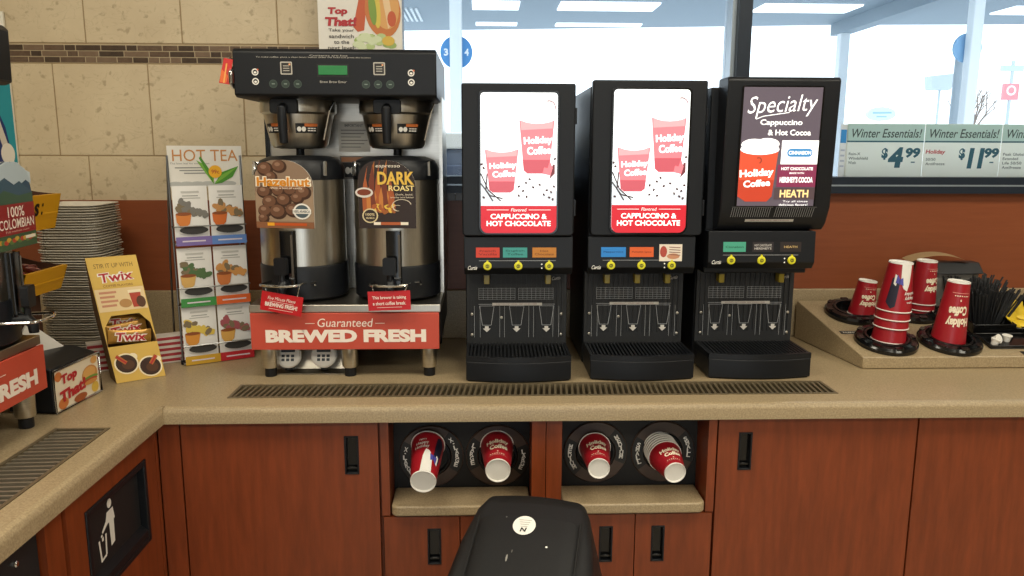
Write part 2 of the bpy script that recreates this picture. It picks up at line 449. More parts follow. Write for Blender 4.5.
c5 = thing('base_cabinet', 'cherry laminate cabinet at the far right end under the condiment tray', 'cabinet')
carcass(c5, 1.1395, 1.72); kick(c5, 1.1395, 1.72)
panel(1.141, 1.718, ZK, ZT, c5, cut=(1.66, 1.696, .724, .828))

# left run: litter cabinet and the dark under-counter opening
LD = -.835
t = thing('litter_cabinet', 'cherry laminate corner cabinet with a black litter chute in its side', 'cabinet')
MB().box(LX+.02, LD-.022, 1.482, 1.90, ZK, ZT, WOODV).build('carcass', t, smooth=0)
MB().box(LX+.02, LD-.06, 1.482, 1.90, .001, ZK, BLK).build('toe_kick', t, smooth=0)
b = MB()
for y0, y1, z0, z1 in [(1.484, 1.5525, ZK, ZT), (1.8455, 1.905, ZK, ZT), (1.5525, 1.8455, ZK, .5925), (1.5525, 1.8455, .8045, ZT)]: b.box(LD-.019, LD, y0, y1, z0, z1, WOODV)
b.build('front_panel', t, smooth=0)
MB().box(LD-.019, LD+.001, 1.9055, 1.922, ZK, ZT, WOODV).build('corner_strip', t, smooth=0)
e = .014
ch = MB()
fw_ = [(1.553, 1.553+e), (1.845-e, 1.845)]
for y0, y1 in fw_: ch.box(LD-.019, LD+.004, y0, y1, .593, .804, BLK)
ch.box(LD-.019, LD+.004, 1.553+e, 1.845-e, .790, .804, BLK); ch.box(LD-.019, LD+.004, 1.553+e, 1.845-e, .593, .607, BLK)
ch.prism([(LD-.017, .607), (LD+.003, .607), (LD+.003, .625), (LD-.017, .640)], 'y', 1.567, 1.831, BLK)
ch.box(LD-.018, LD-.014, 1.567, 1.831, .607, .790, BLK2)
co = ch.build('litter_chute', t, bevel=.003)
a = Art(lambda u, v, h: Vector((LD-.0135+h, 1.672+u*.92, .705+v*.88)))
lw = mat('white_litter_symbol', '#e8e4da', .5, noise=.05, nscale=50)
a.ell(.012, .068, .011, .012, lw)
a.poly([(-.004, .05), (.028, .052), (.034, .02), (.028, .018), (.026, -.042), (.006, -.046), (.004, .02), (-.004, .02), (-.03, .006), (-.034, .012), (-.012, .03)], lw)
a.line([(-.05, -.004), (-.044, -.062)], .007, lw); a.line([(-.016, .0), (-.020, -.055)], .007, lw); a.line([(-.046, -.06), (-.02, -.055)], .007, lw)
a.rect(-.036, -.028, -.012, -.002, lw); a.rect(-.04, -.032, .000, .006, lw)
a.build('litter_symbol', co)

t = thing('undercounter_unit', 'dark black-fronted unit under the left worktop beside the litter cabinet', 'undercounter unit')
MB().box(LX+.02, LD-.03, .50, 1.405, ZK, ZT, BLK).build('body', t, smooth=0)
MB().box(LD-.030, LD-.012, .50, 1.403, ZK, ZT-.004, BLK2).build('front_panel', t, bevel=.002)
b = MB(); b.lathe([(.006, 0), (.006, .004), (.004, .006)], CHROME)
o = b.build('lock', t); o.rotation_euler = (0, PI/2, 0); o.location = (LD-.012, 1.33, .815)
t = thing('end_stile', 'narrow cherry laminate upright between the dark unit and the litter cabinet', 'upright')
MB().box(LD-.019, LD, 1.408, 1.448, ZK, ZT, WOODV).build('board', t, smooth=0)
MB().box(LD-.019, LD-.006, 1.448, 1.479, ZK, ZT, WOODV).build('edge_strip', t, smooth=0)

# ================================================================ powder drink dispensers
GRY = mat('grey_print', '#a0a2a5', .5, noise=.05, nscale=40)
YEL = mat('yellow_button', '#e3dc2c', .35, noise=.08, nscale=30)
OLIVE = mat('amber_nozzle', '#8f7d1c', .3, noise=.2, nscale=60)
PALE = mat('pale_label', '#cfcac2', .5, noise=.1, nscale=50)
WINK = ink('#f2efe8')
def beans(a, pts, m, L):
    for u, v in pts: a.ell(u, v, .0042, .003, m, L, 8, rot=random.random()*3)
def ad_cup(a, cu, cv, s, q, m1, m2, m3, L):
    """printed paper cup: cu, cv is the middle of its rim; s, q scale its width and height"""
    X = lambda u, v: (cu+u*s, cv+v*q)
    a.poly([X(-.038, 0), X(.038, 0), X(.028, -.112), X(.02, -.119), X(-.02, -.119), X(-.028, -.112)], m1, L)
    a.poly([X(-.0302, -.088), X(.0302, -.088), X(.028, -.112), X(.02, -.119), X(-.02, -.119), X(-.028, -.112)], m2, L+1)
    a.poly([X(-.0355, 0), X(.0355, 0), X(.034, -.018), X(-.034, -.022)], lit('#e0989e', .85), L+1)
    a.text('Holiday', cu+.003*s, cv-.046*q, .062*s, .021*q, m3, L+2, .04, rot=.06); a.text('Coffee', cu+.005*s, cv-.067*q, .052*s, .018*q, m3, L+2, .04, rot=.06)

def dispenser(label, x, y, rz, specialty=False, tags=(), ddx=0.0, top=0.0):
    t = thing('drink_dispenser', label, 'drink dispenser', (x, y, CZ), rz)
    # base with bowed front
    bow = [(-.147, .012)]+[(-.147+.294*i/10, -.022*math.sin(PI*i/10)) for i in range(11)]+[(.147, .012), (.147, .17), (-.147, .17)]
    bow = bow[1:]
    b = MB(); b.prism(bow, 'z', 0.004, .058, BLK)
    b.prism([(p[0]*.97, p[1]*.9+.004) for p in bow], 'z', 0, .004, BLK)
    tray = b.build('drip_tray', t, bevel=.003)
    b = MB()
    rim = [(p[0], p[1]) for p in bow]
    b.prism([(-.147, .0), (-.139, .0), (-.139, .155), (-.147, .155)], 'z', .058, .072, BLK); b.prism([(.139, .0), (.147, .0), (.147, .155), (.139, .155)], 'z', .058, .072, BLK)
    fr_ = [(-.147+.294*i/10, -.022*math.sin(PI*i/10)) for i in range(11)]
    b.prism(fr_+[(p[0], p[1]+.012) for p in fr_[::-1]], 'z', .058, .073, BLK)
    for i in range(26):
        q = -.134+i*.268/25
        b.prism([(q-.0026, .004), (q+.0026, .004), (q+.0046, .156), (q-.0006, .156)], 'z', .060, .0705, BLK)
    b.build('drip_grate', tray, smooth=0)
    # splash panel with moulded ribs
    b = MB(); b.box(-.147, .147, .158, .172, .058, .312, BLK2)
    for i in range(19):
        q = -.135+i*.27/18
        b.box(q-.0018, q+.0018, .1545, .159, .105, .285, BLK2)
    sp = b.build('splash_panel', t, smooth=0)
    a = Art(FRONT(0, .1545, 0))
    for k in (-.0885, 0, .0885):
        a.line([(k-.0215, .185), (k+.0215, .185), (k+.013, .127), (k-.013, .127), (k-.0215, .185)], .0014, GRY, 1)
        a.line([(k-.024, .190), (k+.024, .190)], .0016, GRY, 1)
        a.poly([(k-.0055, .124), (k+.0055, .124), (k+.0055, .117), (k+.0115, .117), (k, .106), (k-.0115, .117), (k-.0055, .117)], PALE, 2)
    for q in (-.125, -.108, -.05, -.036, .036, .05, .108, .125): a.line([(q, .09), (q, .185)], .0009, GRY, 1)
    for r in range(7): a.line([(-.112, .205+r*.0055), (-.005, .205+r*.0055)], .0009, GRY, 1); a.line([(.005, .205+r*.0055), (.108, .205+r*.0055)], .0009, GRY, 1)
    for q in range(9): a.line([(-.112+q*.0134, .204), (-.112+q*.0134, .239)], .0007, GRY, 1); a.line([(.005+q*.0128, .204), (.005+q*.0128, .239)], .0007, GRY, 1)
    a.rect(-.072, .075, .1865, .1945, PALE, 3); a.text('CAUTION HOT LIQUID  KEEP HANDS CLEAR', 0, .1905, .12, .0035, ink('#7a3030'), 4, .0)
    a.text('Curtis', .116, .268, .026, .010, PALE, 3, .01, shear=.3, rot=.12)
    a.build('splash_print', sp)
    b = MB()
    for q, z in [(-.132, .16), (.132, .16), (-.132, .098), (.132, .098), (-.045, .15)]:
        b.M = Matrix.Translation((q, .1545, z)) @ Matrix.Rotation(PI/2, 4, 'X'); b.lathe([(.0042, 0), (.0042, .002), (.002, .003)], STEELH, n=10)
    b.build('screw', sp)
    # nozzles
    for k in ((-.0885, .0885) if not tags or len(tags) < 4 else (-.0885, 0, .0885)):
        b = MB(); b.prism(rr(-.008, .008, -.028, 0, .003), 'y', -.012, .018, OLIVE); b.box(-.0085, .0085, -.014, .02, -.002, .010, BLK)
        o = b.build('nozzle', t, bevel=.0015); o.location = (k, .118, .286)
    # cabinet behind
    b = MB(); b.box(-.150, .150, .172, .52, .004, .30, BLK); b.box(-.150, .150, .085, .52, .29, .812, BLK)
    body = b.build('body', t, bevel=.004)
    # button panel
    cy, cz = (-.022, .016) if specialty else (0.0, 0.0)
    b = MB(); b.prism([(.062+cy, .400+cz), (.090, .400+cz), (.090, .292+cz), (.074+cy, .292+cz), (.058+cy, .312+cz)], 'x', -.152, .153, BLK)
    chin = b.build('control_panel', t, bevel=.002)
    fy = .058+cy; bz = .318+cz
    a = Art(plane((0, fy, .312+cz), (1, 0, 0), (0, .045, 1)))
    a.line([(-.11, .021), (.105, .021)], .0012, GRY, 0)
    a.text('Curtis', -.128, .001, .026, .011, WINK, 1, .01, shear=.3)
    for q in (.005, -.006): a.ell(.066, q+.006, .0022, .0022, WINK, 1, 8)
    for (cu, w_, col, txt, tc) in tags[:3]:
        if col: a.rect(cu-w_/2, cu+w_/2, .030, .058, ink(col), 1)
        for j, ln in enumerate(txt): a.text(ln, cu, .044+(len(txt)-1)*.0045-j*.009, min(w_*.8, .0075*len(ln)), .0062, ink(tc), 2, .01)
    if len(tags) > 3:
        a.rect(.05, .115, .018, .066, ink('#e9dccb'), 3); a.ell(.062, .045, .010, .016, ink('#b34a3c'), 4); a.ell(.09, .032, .018, .008, ink('#c98d6a'), 4)
        for j in range(4): a.line([(.078, .058-j*.007), (.11, .056-j*.007)], .0022, ink('#8a5b4a'), 4)
    a.build('panel_print', chin)
    for k in (-.0865, 0, .0865):
        b = MB(); b.M = Matrix.Translation((k, fy+.001, bz)) @ Matrix.Rotation(PI/2, 4, 'X')
        b.lathe([(.0118, 0), (.0118, .0025), (.0095, .0045)], YEL, n=20); b.M = b.M @ Matrix.Translation((0, .0135, 0)); b.lathe([(.003, 0), (.003, .003)], YEL, n=8)
        o = b.build('button', chin)
        Art(FRONT(k, fy-.0038, bz)).ring(0, 0, .003, .0055, ink('#6e6a1c'), 0, 12).rect(-.0012, .0012, -.004, .004, ink('#6e6a1c'), 1).build('button_mark', o)
    # door with lit picture
    if not specialty:
        b = MB(); pr = rr(-.156+ddx*.6, .154+ddx, .402, .816+top, [.012, .012, .006, .006])
        b.prism(pr, 'y', .056, .084, BLK)
        d = b.build('door', t, bevel=.004)
        b = MB(); b.prism(rr(-.110+ddx, .110+ddx, .407, .797+top, [.022, .022, .012, .012], 6), 'y', .0505, .0555, BLKG)
        for z in (.73, .48): b.box(.150+ddx, .159+ddx, .06, .10, z-.022, z+.022, BLK)
        b.build('bezel', d, bevel=.001)
        KZ = (.791+top-.412)/.379
        a = Art(lambda u, v, h: Vector((ddx+u*.985, .050-h, .412+(v-.412)*KZ)))
        W_, RD, PK, DK = lit('#eef3f6', 1.05), lit('#c3202f', .55), lit('#d8747e', .85), lit('#6b3238', .7)
        a.poly(rr(-.106, .106, .412, .791, [.02, .02, .010, .010], 6), W_, 0)
        gr = lit('#b9c2c8', .9)
        a.poly([(-.106, .56), (-.06, .50), (-.03, .495), (.03, .50), (.106, .53), (.106, .484), (-.106, .484)], lit('#c3ccd4', .9), 1)
        # two paper cups, beans, vanilla pods, mint sticks
        ad_cup(a, .049, .718, 1.28, 1.20, PK, lit('#b5525e', .75), W_, 2)
        a.ell(.050, .727, .052, .018, W_, 5); a.ell(.055, .745, .044, .018, W_, 5); a.ell(.052, .768, .040, .012, lit('#dfe3e6', .9), 4)
        a.ring(.082, .752, .016, .019, lit('#8d6d72', .8), 5, 10, -.3, 1.9)
        ad_cup(a, -.048, .640, 1.22, .98, PK, lit('#b5525e', .75), W_, 6)
        a.ell(-.048, .650, .049, .018, W_, 9); a.ell(-.05, .664, .040, .015, W_, 9); a.ell(-.05, .682, .034, .009, lit('#dfe3e6', .9), 8)
        a.poly([(.066, .575), (.088, .57), (.094, .59), (.086, .61), (.08, .59), (.07, .592)], PK, 4); a.poly([(.085, .56), (.1, .575), (.1, .60), (.094, .6)], DK, 3)
        for p in [[(-.106, .575), (-.085, .53), (-.05, .5)], [(-.088, .575), (-.092, .53), (-.072, .5)], [(-.106, .548), (-.08, .515), (-.045, .507)]]: a.line(p, .0035, lit('#3c3436', .6), 3)
        beans(a, [(-.02, .53), (0, .54), (.012, .528), (.02, .55), (.03, .56), (.04, .538), (.022, .512), (0, .515), (.058, .545), (.078, .53), (.09, .525), (.085, .51), (.098, .54), (.07, .518), (.095, .505), (-.103, .60), (-.098, .59), (.1, .615), (-.098, .51)], lit('#4a2f30', .5), 5)
        # red band
        a.poly(rr(-.106, .106, .412, .487, [.02, .02, 0, 0], 6), RD, 7)
        a.text('Flavored', 0, .476, .042, .009, lit('#f6e6e2', .9), 8, .0, shear=.2)
        a.line([(-.09, .476), (-.028, .476)], .0013, lit('#f6e6e2', .9), 8); a.line([(.028, .476), (.09, .476)], .0013, lit('#f6e6e2', .9), 8)
        a.text('CAPPUCCINO &', 0, .458, .158, .0145, lit('#fff6f2', 1.0), 8, .028); a.text('HOT CHOCOLATE', 0, .4385, .18, .0145, lit('#fff6f2', 1.0), 8, .028)
        a.build('lit_picture', d)
    else:
        # upper door leans forward and carries a vent below the picture
        b = MB(); b.prism([(.010, .834), (.002, .826), (.018, .485), (.040, .438), (.060, .418), (.092, .418), (.092, .834)], 'x', -.150+ddx, .157+ddx, BLK)
        d = b.build('door', t, bevel=.004)
        V = Vector((0, -.016, .351)).normalized(); fn = plane((ddx, .0176, .485), (1, 0, 0), V)
        H = .335
        b = MB()
        fm = rr(-.112, .112, .000, .326, .006)
        N = Vector((1, 0, 0)).cross(V)
        b.loft([[fn(u, v, -.001) for u, v in fm], [fn(u, v, .003) for u, v in fm]], BLKG)
        b.build('bezel', d)
        a = Art(plane(Vector((ddx, .0176, .485))+N*.003, (1, 0, 0), V))
        PU, OR, PR = lit('#584f59', .62), lit('#c24a30', .8), lit('#7c2f4c', .6)
        Wh = lit('#f4f4f2', 1.0)
        a.rect(-.107, .107, .004, .322, PU, 0)
        a.text('Specialty', 0, .272, .185, .058, Wh, 2, -.004, shear=.25, rot=.05)
        a.line([(-.07, .238), (-.05, .246), (.02, .256)], .002, Wh, 2)
        a.text('Cappuccino', 0, .228, .115, .019, Wh, 2, .02); a.text('& Hot Cocoa', .024, .203, .118, .0155, Wh, 2, .02)
        a.poly([(-.107, .155), (-.002, .155), (-.012, .03), (-.025, .016), (-.085, .016), (-.107, .03)], OR, 2)
        a.poly([(-.107, .075), (-.0085, .075), (-.012, .03), (-.025, .016), (-.085, .016), (-.107, .03)], lit('#ad3a24', .8), 3)
        a.text('Holiday', -.058, .092, .094, .026, Wh, 4, .035, rot=.07); a.text('Coffee', -.056, .066, .074, .019, Wh, 4, .035, rot=.07)
        a.ring(-.055, .128, .006, .009, lit('#8f3a28', .7), 4, 12, -1.2, 2.2)
        a.ell(-.054, .158, .054, .015, Wh, 5); a.ell(-.07, .170, .036, .016, Wh, 5); a.ell(-.035, .172, .034, .016, Wh, 5)
        a.rect(.006, .107, .118, .182, Wh, 3); a.rect(.022, .092, .138, .160, lit('#3d7fb3', .7), 4, .01); a.text('CINNABON', .057, .149, .062, .010, Wh, 5, .03)
        a.rect(-.001, .107, .056, .117, PR, 3)
        a.text('HOT CHOCOLATE', .053, .106, .088, .0085, Wh, 4, .03); a.text('MADE WITH', .053, .094, .04, .005, Wh, 4, .01); a.text("HERSHEY'S COCOA", .053, .076, .092, .016, Wh, 4, .035)
        a.rect(-.006, .107, .022, .054, lit('#4e3f42', .6), 3); a.text('HEATH', .05, .038, .08, .021, lit('#e8c98a', .9), 4, .03)
        a.text('Try all these', .055, .016, .07, .006, Wh, 4, .0); a.text('delicious flavors!', .05, .0075, .08, .006, Wh, 4, .0)
        a.build('lit_picture', d)
        a = Art(plane(Vector((ddx, .053, .418)), (1, 0, 0), (0, -.042, .067)))
        for s0 in (-.118, .004):
            for i in range(18): a.line([(s0+i*.0062, .046), (s0+i*.0062, .078)], .0014, GRY, 0)
            a.line([(s0-.002, .080), (s0+.112, .080)], .001, GRY, 0)
        a.rect(-.075, .062, .030, .039, PALE, 1); a.text('VERY HOT LIQUIDS  USE CAUTION', -.006, .0345, .11, .004, ink('#7a3030'), 2, 0)
        a.build('vent_print', d)
    # small feet and side hinge
    for q, r in [(-.13, .2), (.13, .2), (-.13, .49), (.13, .49)]:
        b = MB(); b.lathe([(.012, 0), (.012, .005)], BLK, (q, r, 0), 12); b.build('foot', t)
    return t
T1 = [(-.0855, .066, '#d0402c', ('French', 'Vanilla'), '#8f241a'), (-.009, .068, '#3f9a94', ('English', 'Toffee'), '#1d5f5a'), (.073, .067, '#c07c2c', ('Hot', 'Chocolate'), '#7d4a12')]
T2 = [(-.08, .07, '#2b86d6', ('Peppermint',), '#14508c'), (.0, .068, '#e0622a', ('Pumpkin Spice',), '#8f3410'), (.078, 0, None, (), '#000000'), 1]
T3 = [(-.078, .064, '#4aa58a', ('Cinnabon',), '#1c5a46'), (.003, .06, '#2a2527', ('HOT CHOCOLATE', "HERSHEY'S"), '#d8d2cc'), (.082, .06, '#2b2220', ('HEATH',), '#d9b878')]
dispenser('black dispenser with white coffee-cups picture standing next to the coffee brewer', .094, 2.112, 0, tags=T1)
dispenser('middle black dispenser with white coffee-cups picture and a card taped to its panel', .443, 2.120, 0, tags=T2, ddx=.014, top=.011)
dispenser('black dispenser with the dark Specialty Cappuccino picture nearest the condiment tray', .781, 2.128, 0, True, tags=T3, ddx=.021)

# ================================================================ twin coffee brewer
ORS, DKS = ink('#d8763a'), ink('#141414')
def sticker(a, u, v, w_, h):
    a.rect(u-w_/2, u+w_/2, v-h/2, v+h/2, DKS, 1); a.rect(u+.0*w_, u+w_/2, v+h*.1, v+h/2, ORS, 2)
    a.ell(u-w_*.32, v-h*.05, w_*.09, h*.25, WINK, 2, 10); a.ell(u-w_*.16, v-h*.05, w_*.09, h*.25, WINK, 2, 10)
    a.text('CAUTION', u+w_*.25, v+h*.3, w_*.4, h*.2, WINK, 3, .01)
    for j in range(3): a.line([(u+.04*w_, v-h*(.02+.14*j)), (u+w_*.44, v-h*(.02+.14*j))], h*.06, WINK, 2)

def brewer(label, loc, rz):
    t = thing('coffee_brewer', label, 'coffee brewer', loc, rz)
    # base
    b = MB(); b.box(-.266, .266, .004, .45, .190, .212, STEELH); b.box(-.262, .262, .012, .45, .092, .190, BLK)
    base = b.build('base', t, bevel=.002)
    b = MB()
    for k in (-.135, .135):
        b.lathe([(.088, 0), (.088, .002), (.080, .0035)], BLK, (k, .16, .212), 28)
    b.build('drip_plate', base)
    b = MB(); b.box(-.2615, .2615, -.004, .004, .086, .190, SIGNRED)
    sg = b.build('sign', t, bevel=.001)
    a = Art(FRONT(0, -.004, .138)); cr = ink('#f4e6d8')
    a.text('Guaranteed', .0, .025, .152, .024, cr, 1, .0, shear=.15)
    a.line([(-.110, .023), (-.084, .023)], .0016, cr, 1); a.line([(.084, .023), (.110, .023)], .0016, cr, 1)
    a.text('BREWED FRESH', .002, -.013, .446, .037, cr, 1, .058)
    a.build('lettering', sg)
    for k in (-.222, .004, .230):
        for y in (.035, .41):
            b = MB(); b.lathe([(.0155, .0), (.0165, .003), (.0165, .024), (.014, .026)], BLK, (k, y, 0), 20)
            b.lathe([(.020, .026), (.0225, .030), (.0235, .092)], STEEL, (k, y, 0), 24); b.build('leg', t)
    # tower
    b = MB(); b.box(-.258, .258, .268, .45, .212, .79, STEEL)
    tw = b.build('tower', t, bevel=.003)
    MB().box(.256, .266, .20, .45, .212, .79, STEEL).build('side_trim', t, smooth=0); MB().box(-.266, -.256, .255, .45, .212, .79, BLK).build('side_trim', t, smooth=0)
    a = Art(FRONT(0, .268, 0))
    pl, gy = ink('#d6cfc2'), ink('#6f6a62')
    a.rect(-.050, .045, .632, .722, pl, 0); a.text('IMPORTANT', -.003, .710, .055, .008, gy, 1, .02)
    for j in range(6): a.line([(-.042, .696-j*.010), (.037-.01*(j % 3), .696-j*.010)], .0022, gy, 1)
    a.build('notice_label', tw); a = Art(FRONT(0, .268, 0))
    a.rect(-.048, .054, .550, .620, ink('#8a8178'), 0); sticker(a, .003, .578, .088, .044); a.rect(-.043, .048, .602, .616, ink('#c8875c'), 1)
    a.build('caution_label', tw); a = Art(FRONT(0, .268, 0))
    a.rect(-.012, .014, .40, .455, pl, 0)
    for j in range(4): a.line([(-.008, .444-j*.01), (.01, .444-j*.01)], .002, gy, 1)
    a.build('serial_label', tw)
    # head with control face
    b = MB(); b.prism([(.004, .780), (.018, .774), (.45, .774), (.45, .900), (.012, .900), (.001, .891)], 'x', -.272, .263, BLK)
    hd = b.build('head', t, bevel=.004)
    b = MB(); b.box(-.282, -.271, .02, .08, .80, .85, STEEL); b.tube([(-.277, .018, .80), (-.277, -.004, .812), (-.277, -.004, .838), (-.277, .018, .852)], .006, CHROME, 8)
    b.build('side_clip', hd, bevel=.002)
    fn = plane((0, .0030, .833), (1, 0, 0), (0, -.003, .106)); a = Art(fn)
    dg, sil = ink('#2c3a33'), ink('#b9b3a8')
    a.text('To make coffee: place a clean brew basket under the head and press the button', -.06, .044, .30, .0045, sil, 1, 0)
    a.text('Contents are hot', -.02, .049, .10, .004, sil, 1, 0)
    for cu in (-.132, .112):
        a.rect(cu-.0155, cu+.0155, .0, .033, sil, 1, .003); a.rect(cu-.0125, cu+.0125, .003, .030, ink('#2b2824'), 2, .002)
        for j in range(3): a.line([(cu-.008, .010+j*.006), (cu+.008, .010+j*.006)], .002, sil, 3)
        a.ell(cu+.009, .026, .0028, .0028, ink('#e0a070'), 3, 8)
        for k in (-.032, 0, .032): a.ell(cu+k-.004, -.024, .0105, .0105, dg, 1, 16); a.ring(cu+k-.004, -.024, .0095, .0108, ink('#435148'), 2, 16); a.line([(cu+k-.008, -.024), (cu+k, -.024)], .0025, ink('#7c8a80'), 2)
    for cu in (-.214, .196):
        for j, v in enumerate((.006, -.018)):
            a.ring(cu, v, .006, .009, ink('#e6e2da'), 1, 16); a.ell(cu, v-.001, .004, .003, ink('#e6e2da'), 1, 8)
        a.ell(cu+.007, .012, .0025, .0025, ink('#d86a40'), 2, 8)
    a.rect(-.052, .032, -.006, .028, DKS, 1)
    a.text('Brew Brew Enter', -.010, -.018, .07, .006, sil, 1, 0)
    a.build('control_print', hd)
    b = MB(); b.box(-.048, .028, -.0010, .004, .8325, .8565, mat('green_display', '#2f7a45', .25, emit=.12, noise=.2, nscale=30))
    b.build('display', hd, bevel=.001)
    # brew baskets
    for k in (-.142, .138):
        bk = MB()
        bk.lathe([(.050, .640), (.072, .643), (.080, .652), (.098, .735), (.106, .741), (.107, .760), (.104, .776)], STEELH, (k, .165, 0), 40)
        fu = bk.build('brew_basket', t)
        h = MB(); h.prism(rr(k-.052, k+.024, .735, .774, .008), 'y', .048, .10, BLK)
        h.tube([(k-.014, .045, .752), (k-.014, .030, .748), (k-.014, .030, .72), (k-.014, .038, .655)], [.012, .0125, .0135, .0115], BLK, 12)
        h.build('handle', fu, bevel=.002)
        def rimfn(u, v, hh, k=k): 
            rad = .0805+(v-.652)*.2169+hh+.0006
            return Vector((k+rad*math.sin(u/.09), .165-rad*math.cos(u/.09), v))
        def st2(u0):
            n = 5; a = Art(rimfn)
            for i in range(n):
                s0 = u0-.030+i*.012
                a.rect(s0, s0+.012, .683, .709, DKS, 1)
                if i > 1: a.rect(s0, s0+.012, .701, .709, ORS, 2)
            a.ell(u0-.020, .694, .006, .007, WINK, 3, 10); a.ell(u0-.008, .694, .006, .007, WINK, 3, 10)
            for i in range(3):
                for j in range(2): a.line([(u0+.003+i*.008, .696-j*.006), (u0+.010+i*.008, .696-j*.006)], .003, WINK, 3)
            a.build('warning_sticker', fu)
        st2(.040); st2(-.058)
        b = MB(); b.lathe([(.012, .622), (.012, .642)], BLK, (k, .165, 0), 14); b.build('drip_nozzle', fu)
        w_ = MB(); w_.tube([(k+.104, .14, .768), (k+.112, .09, .765), (k+.106, .07, .745), (k+.084, .088, .665)], .0022, CHROME, 6)
        w_.build('wire_guide', fu)
    return t
B0 = brewer('twin coffee brewer with two steel servers standing against the tiled wall', (-.390, 2.150, CZ), 0)
B1 = dup(B0); B1.location = (-1.03, 1.543, CZ); B1.rotation_euler = (0, 0, PI/2)
B1['label'] = 'coffee brewer cut off by the photo left edge, only FRESH showing on its red sign'

def server(label, card_fn, loc, rz, DX=.012, cw=1.02):
    """insulated coffee server with gauge, faucet and picture card"""
    t = thing('coffee_server', label, 'coffee server', loc, rz)
    b = MB(); b.lathe([(.116, 0), (.124, .006), (.1255, .092), (.1235, .098)], BLK, n=48); b.build('base', t)
    b = MB(); b.lathe([(.1215, .0985), (.1215, .338)], STEELH, n=48); b.build('steel_body', t)
    b = MB(); b.lathe([(.1235, .3385), (.1235, .372), (.112, .392), (.085, .403), (.03, .405)], BLK, n=48)
    lid = b.build('lid', t)
    b = MB()
    for s in (-1, 1):
        b.tube([(s*.085, -.05, .375), (s*.105, -.075, .385), (s*.105, -.078, .35)], .0065, CHROME, 8)
    b.build('lid_clip', lid)
    # gauge strip and faucet
    b = MB(); b.prism(rr(-.012, .030, -.136, -.108, .004), 'z', .050, .20, BLKG)
    b.box(.022, .028, -.1375, -.13, .07, .19, mat('sight_glass', '#565049', .15, noise=.2, nscale=40))
    b.build('gauge', t)
    b = MB(); b.tube([(0, -.11, .052), (0, -.150, .052), (0, -.160, .040), (0, -.160, .022)], [.014, .014, .012, .010], BLK, 12)
    b.tube([(0, -.150, .058), (0, -.152, .085)], [.008, .006], BLK, 10)
    b.prism(rr(-.018, .018, .080, .128, .006), 'y', -.163, -.147, BLK)
    fc = b.build('faucet', t)
    b = MB()
    loop = [(-.052, -.10, .054), (-.053, -.175, .055)]+[(.053*math.cos(PI+PI*i/8), -.175-.022*math.sin(PI*i/8), .055) for i in range(1, 8)]+[(.053, -.175, .055), (.052, -.10, .054)]
    b.tube(loop, .0035, CHROME, 8); b.tube([(.05, -.10, .05), (.078, -.112, .055), (.082, -.120, .048)], .003, CHROME, 6)
    b.build('wire_loop', t)
    # picture card clipped on the front
    y = -.141
    b = MB(); out = rr(-.083, .083, .186, .398, [.002, .002, .085, .06], 8)
    cdm = ink('#e8dfd2'); CV = lambda v: .208+(v-.186)*.875
    b.prism([(DX+u*cw, CV(v)) for u, v in out], 'y', y, y+.0025, cdm)
    b.box(-.012, .012, y+.0025, -.1215, .33, .338, BLK)
    cd = b.build('picture_card', t, smooth=0)
    a = Art(lambda u, v, h: Vector((DX+u*cw, y-h, CV(v)))); card_fn(a, out); a.build('card_print', cd)
    return t
def hazel(a, out):
    A, Bn, Bd = ink('#8f7661'), ink('#6e4b37'), ink('#432a1d')
    a.poly(out, A, 0); a.poly([(-.082, .30), (.082, .30), (.082, .208), (-.082, .208)], ink('#a0876e'), 1)
    for u, v, r in [(-.05, .37, .022), (-.01, .378, .020), (-.035, .345, .018), (-.055, .30, .021), (-.015, .302, .018), (.02, .305, .019), (.055, .298, .022), (-.04, .268, .022), (.0, .274, .021), (.038, .28, .018), (-.055, .24, .020), (-.018, .238, .024), (.025, .243, .022), (-.06, .216, .015)]:
        a.ell(u, v, r*1.06, r, Bd, 2, 18); a.ell(u-.003, v+.003, r*.86, r*.8, Bn, 3, 16); a.ell(u-.005, v+.007, r*.4, r*.3, ink('#93705a'), 4, 10)
    a.text('Hazelnut', 0, .331, .158, .034, ink('#fbeed6'), 5, .09); a.text('Hazelnut', 0, .331, .150, .028, ink('#d88a22'), 7, .03); a.rect(-.04, .06, .3085, .3165, ink('#8a5a3c'), 5)
    a.text('With a hint of vanilla', .008, .312, .09, .006, ink('#fff4df'), 6, 0)
    a.ell(.05, .240, .025, .025, ink('#efe9df'), 5); a.ell(.05, .240, .020, .020, ink('#4b5a60'), 6); a.rect(.024, .076, .233, .247, ink('#efe9df'), 7); a.text('100% ARABICA', .05, .240, .046, .008, ink('#4b5a60'), 8, .02)
    a.rect(-.082, .082, .187, .206, ink('#8a5a3c'), 4); a.rect(-.04, .062, .195, .203, ink('#c2521f'), 5); a.rect(-.05, -.03, .194, .204, ink('#e9a52c'), 6)
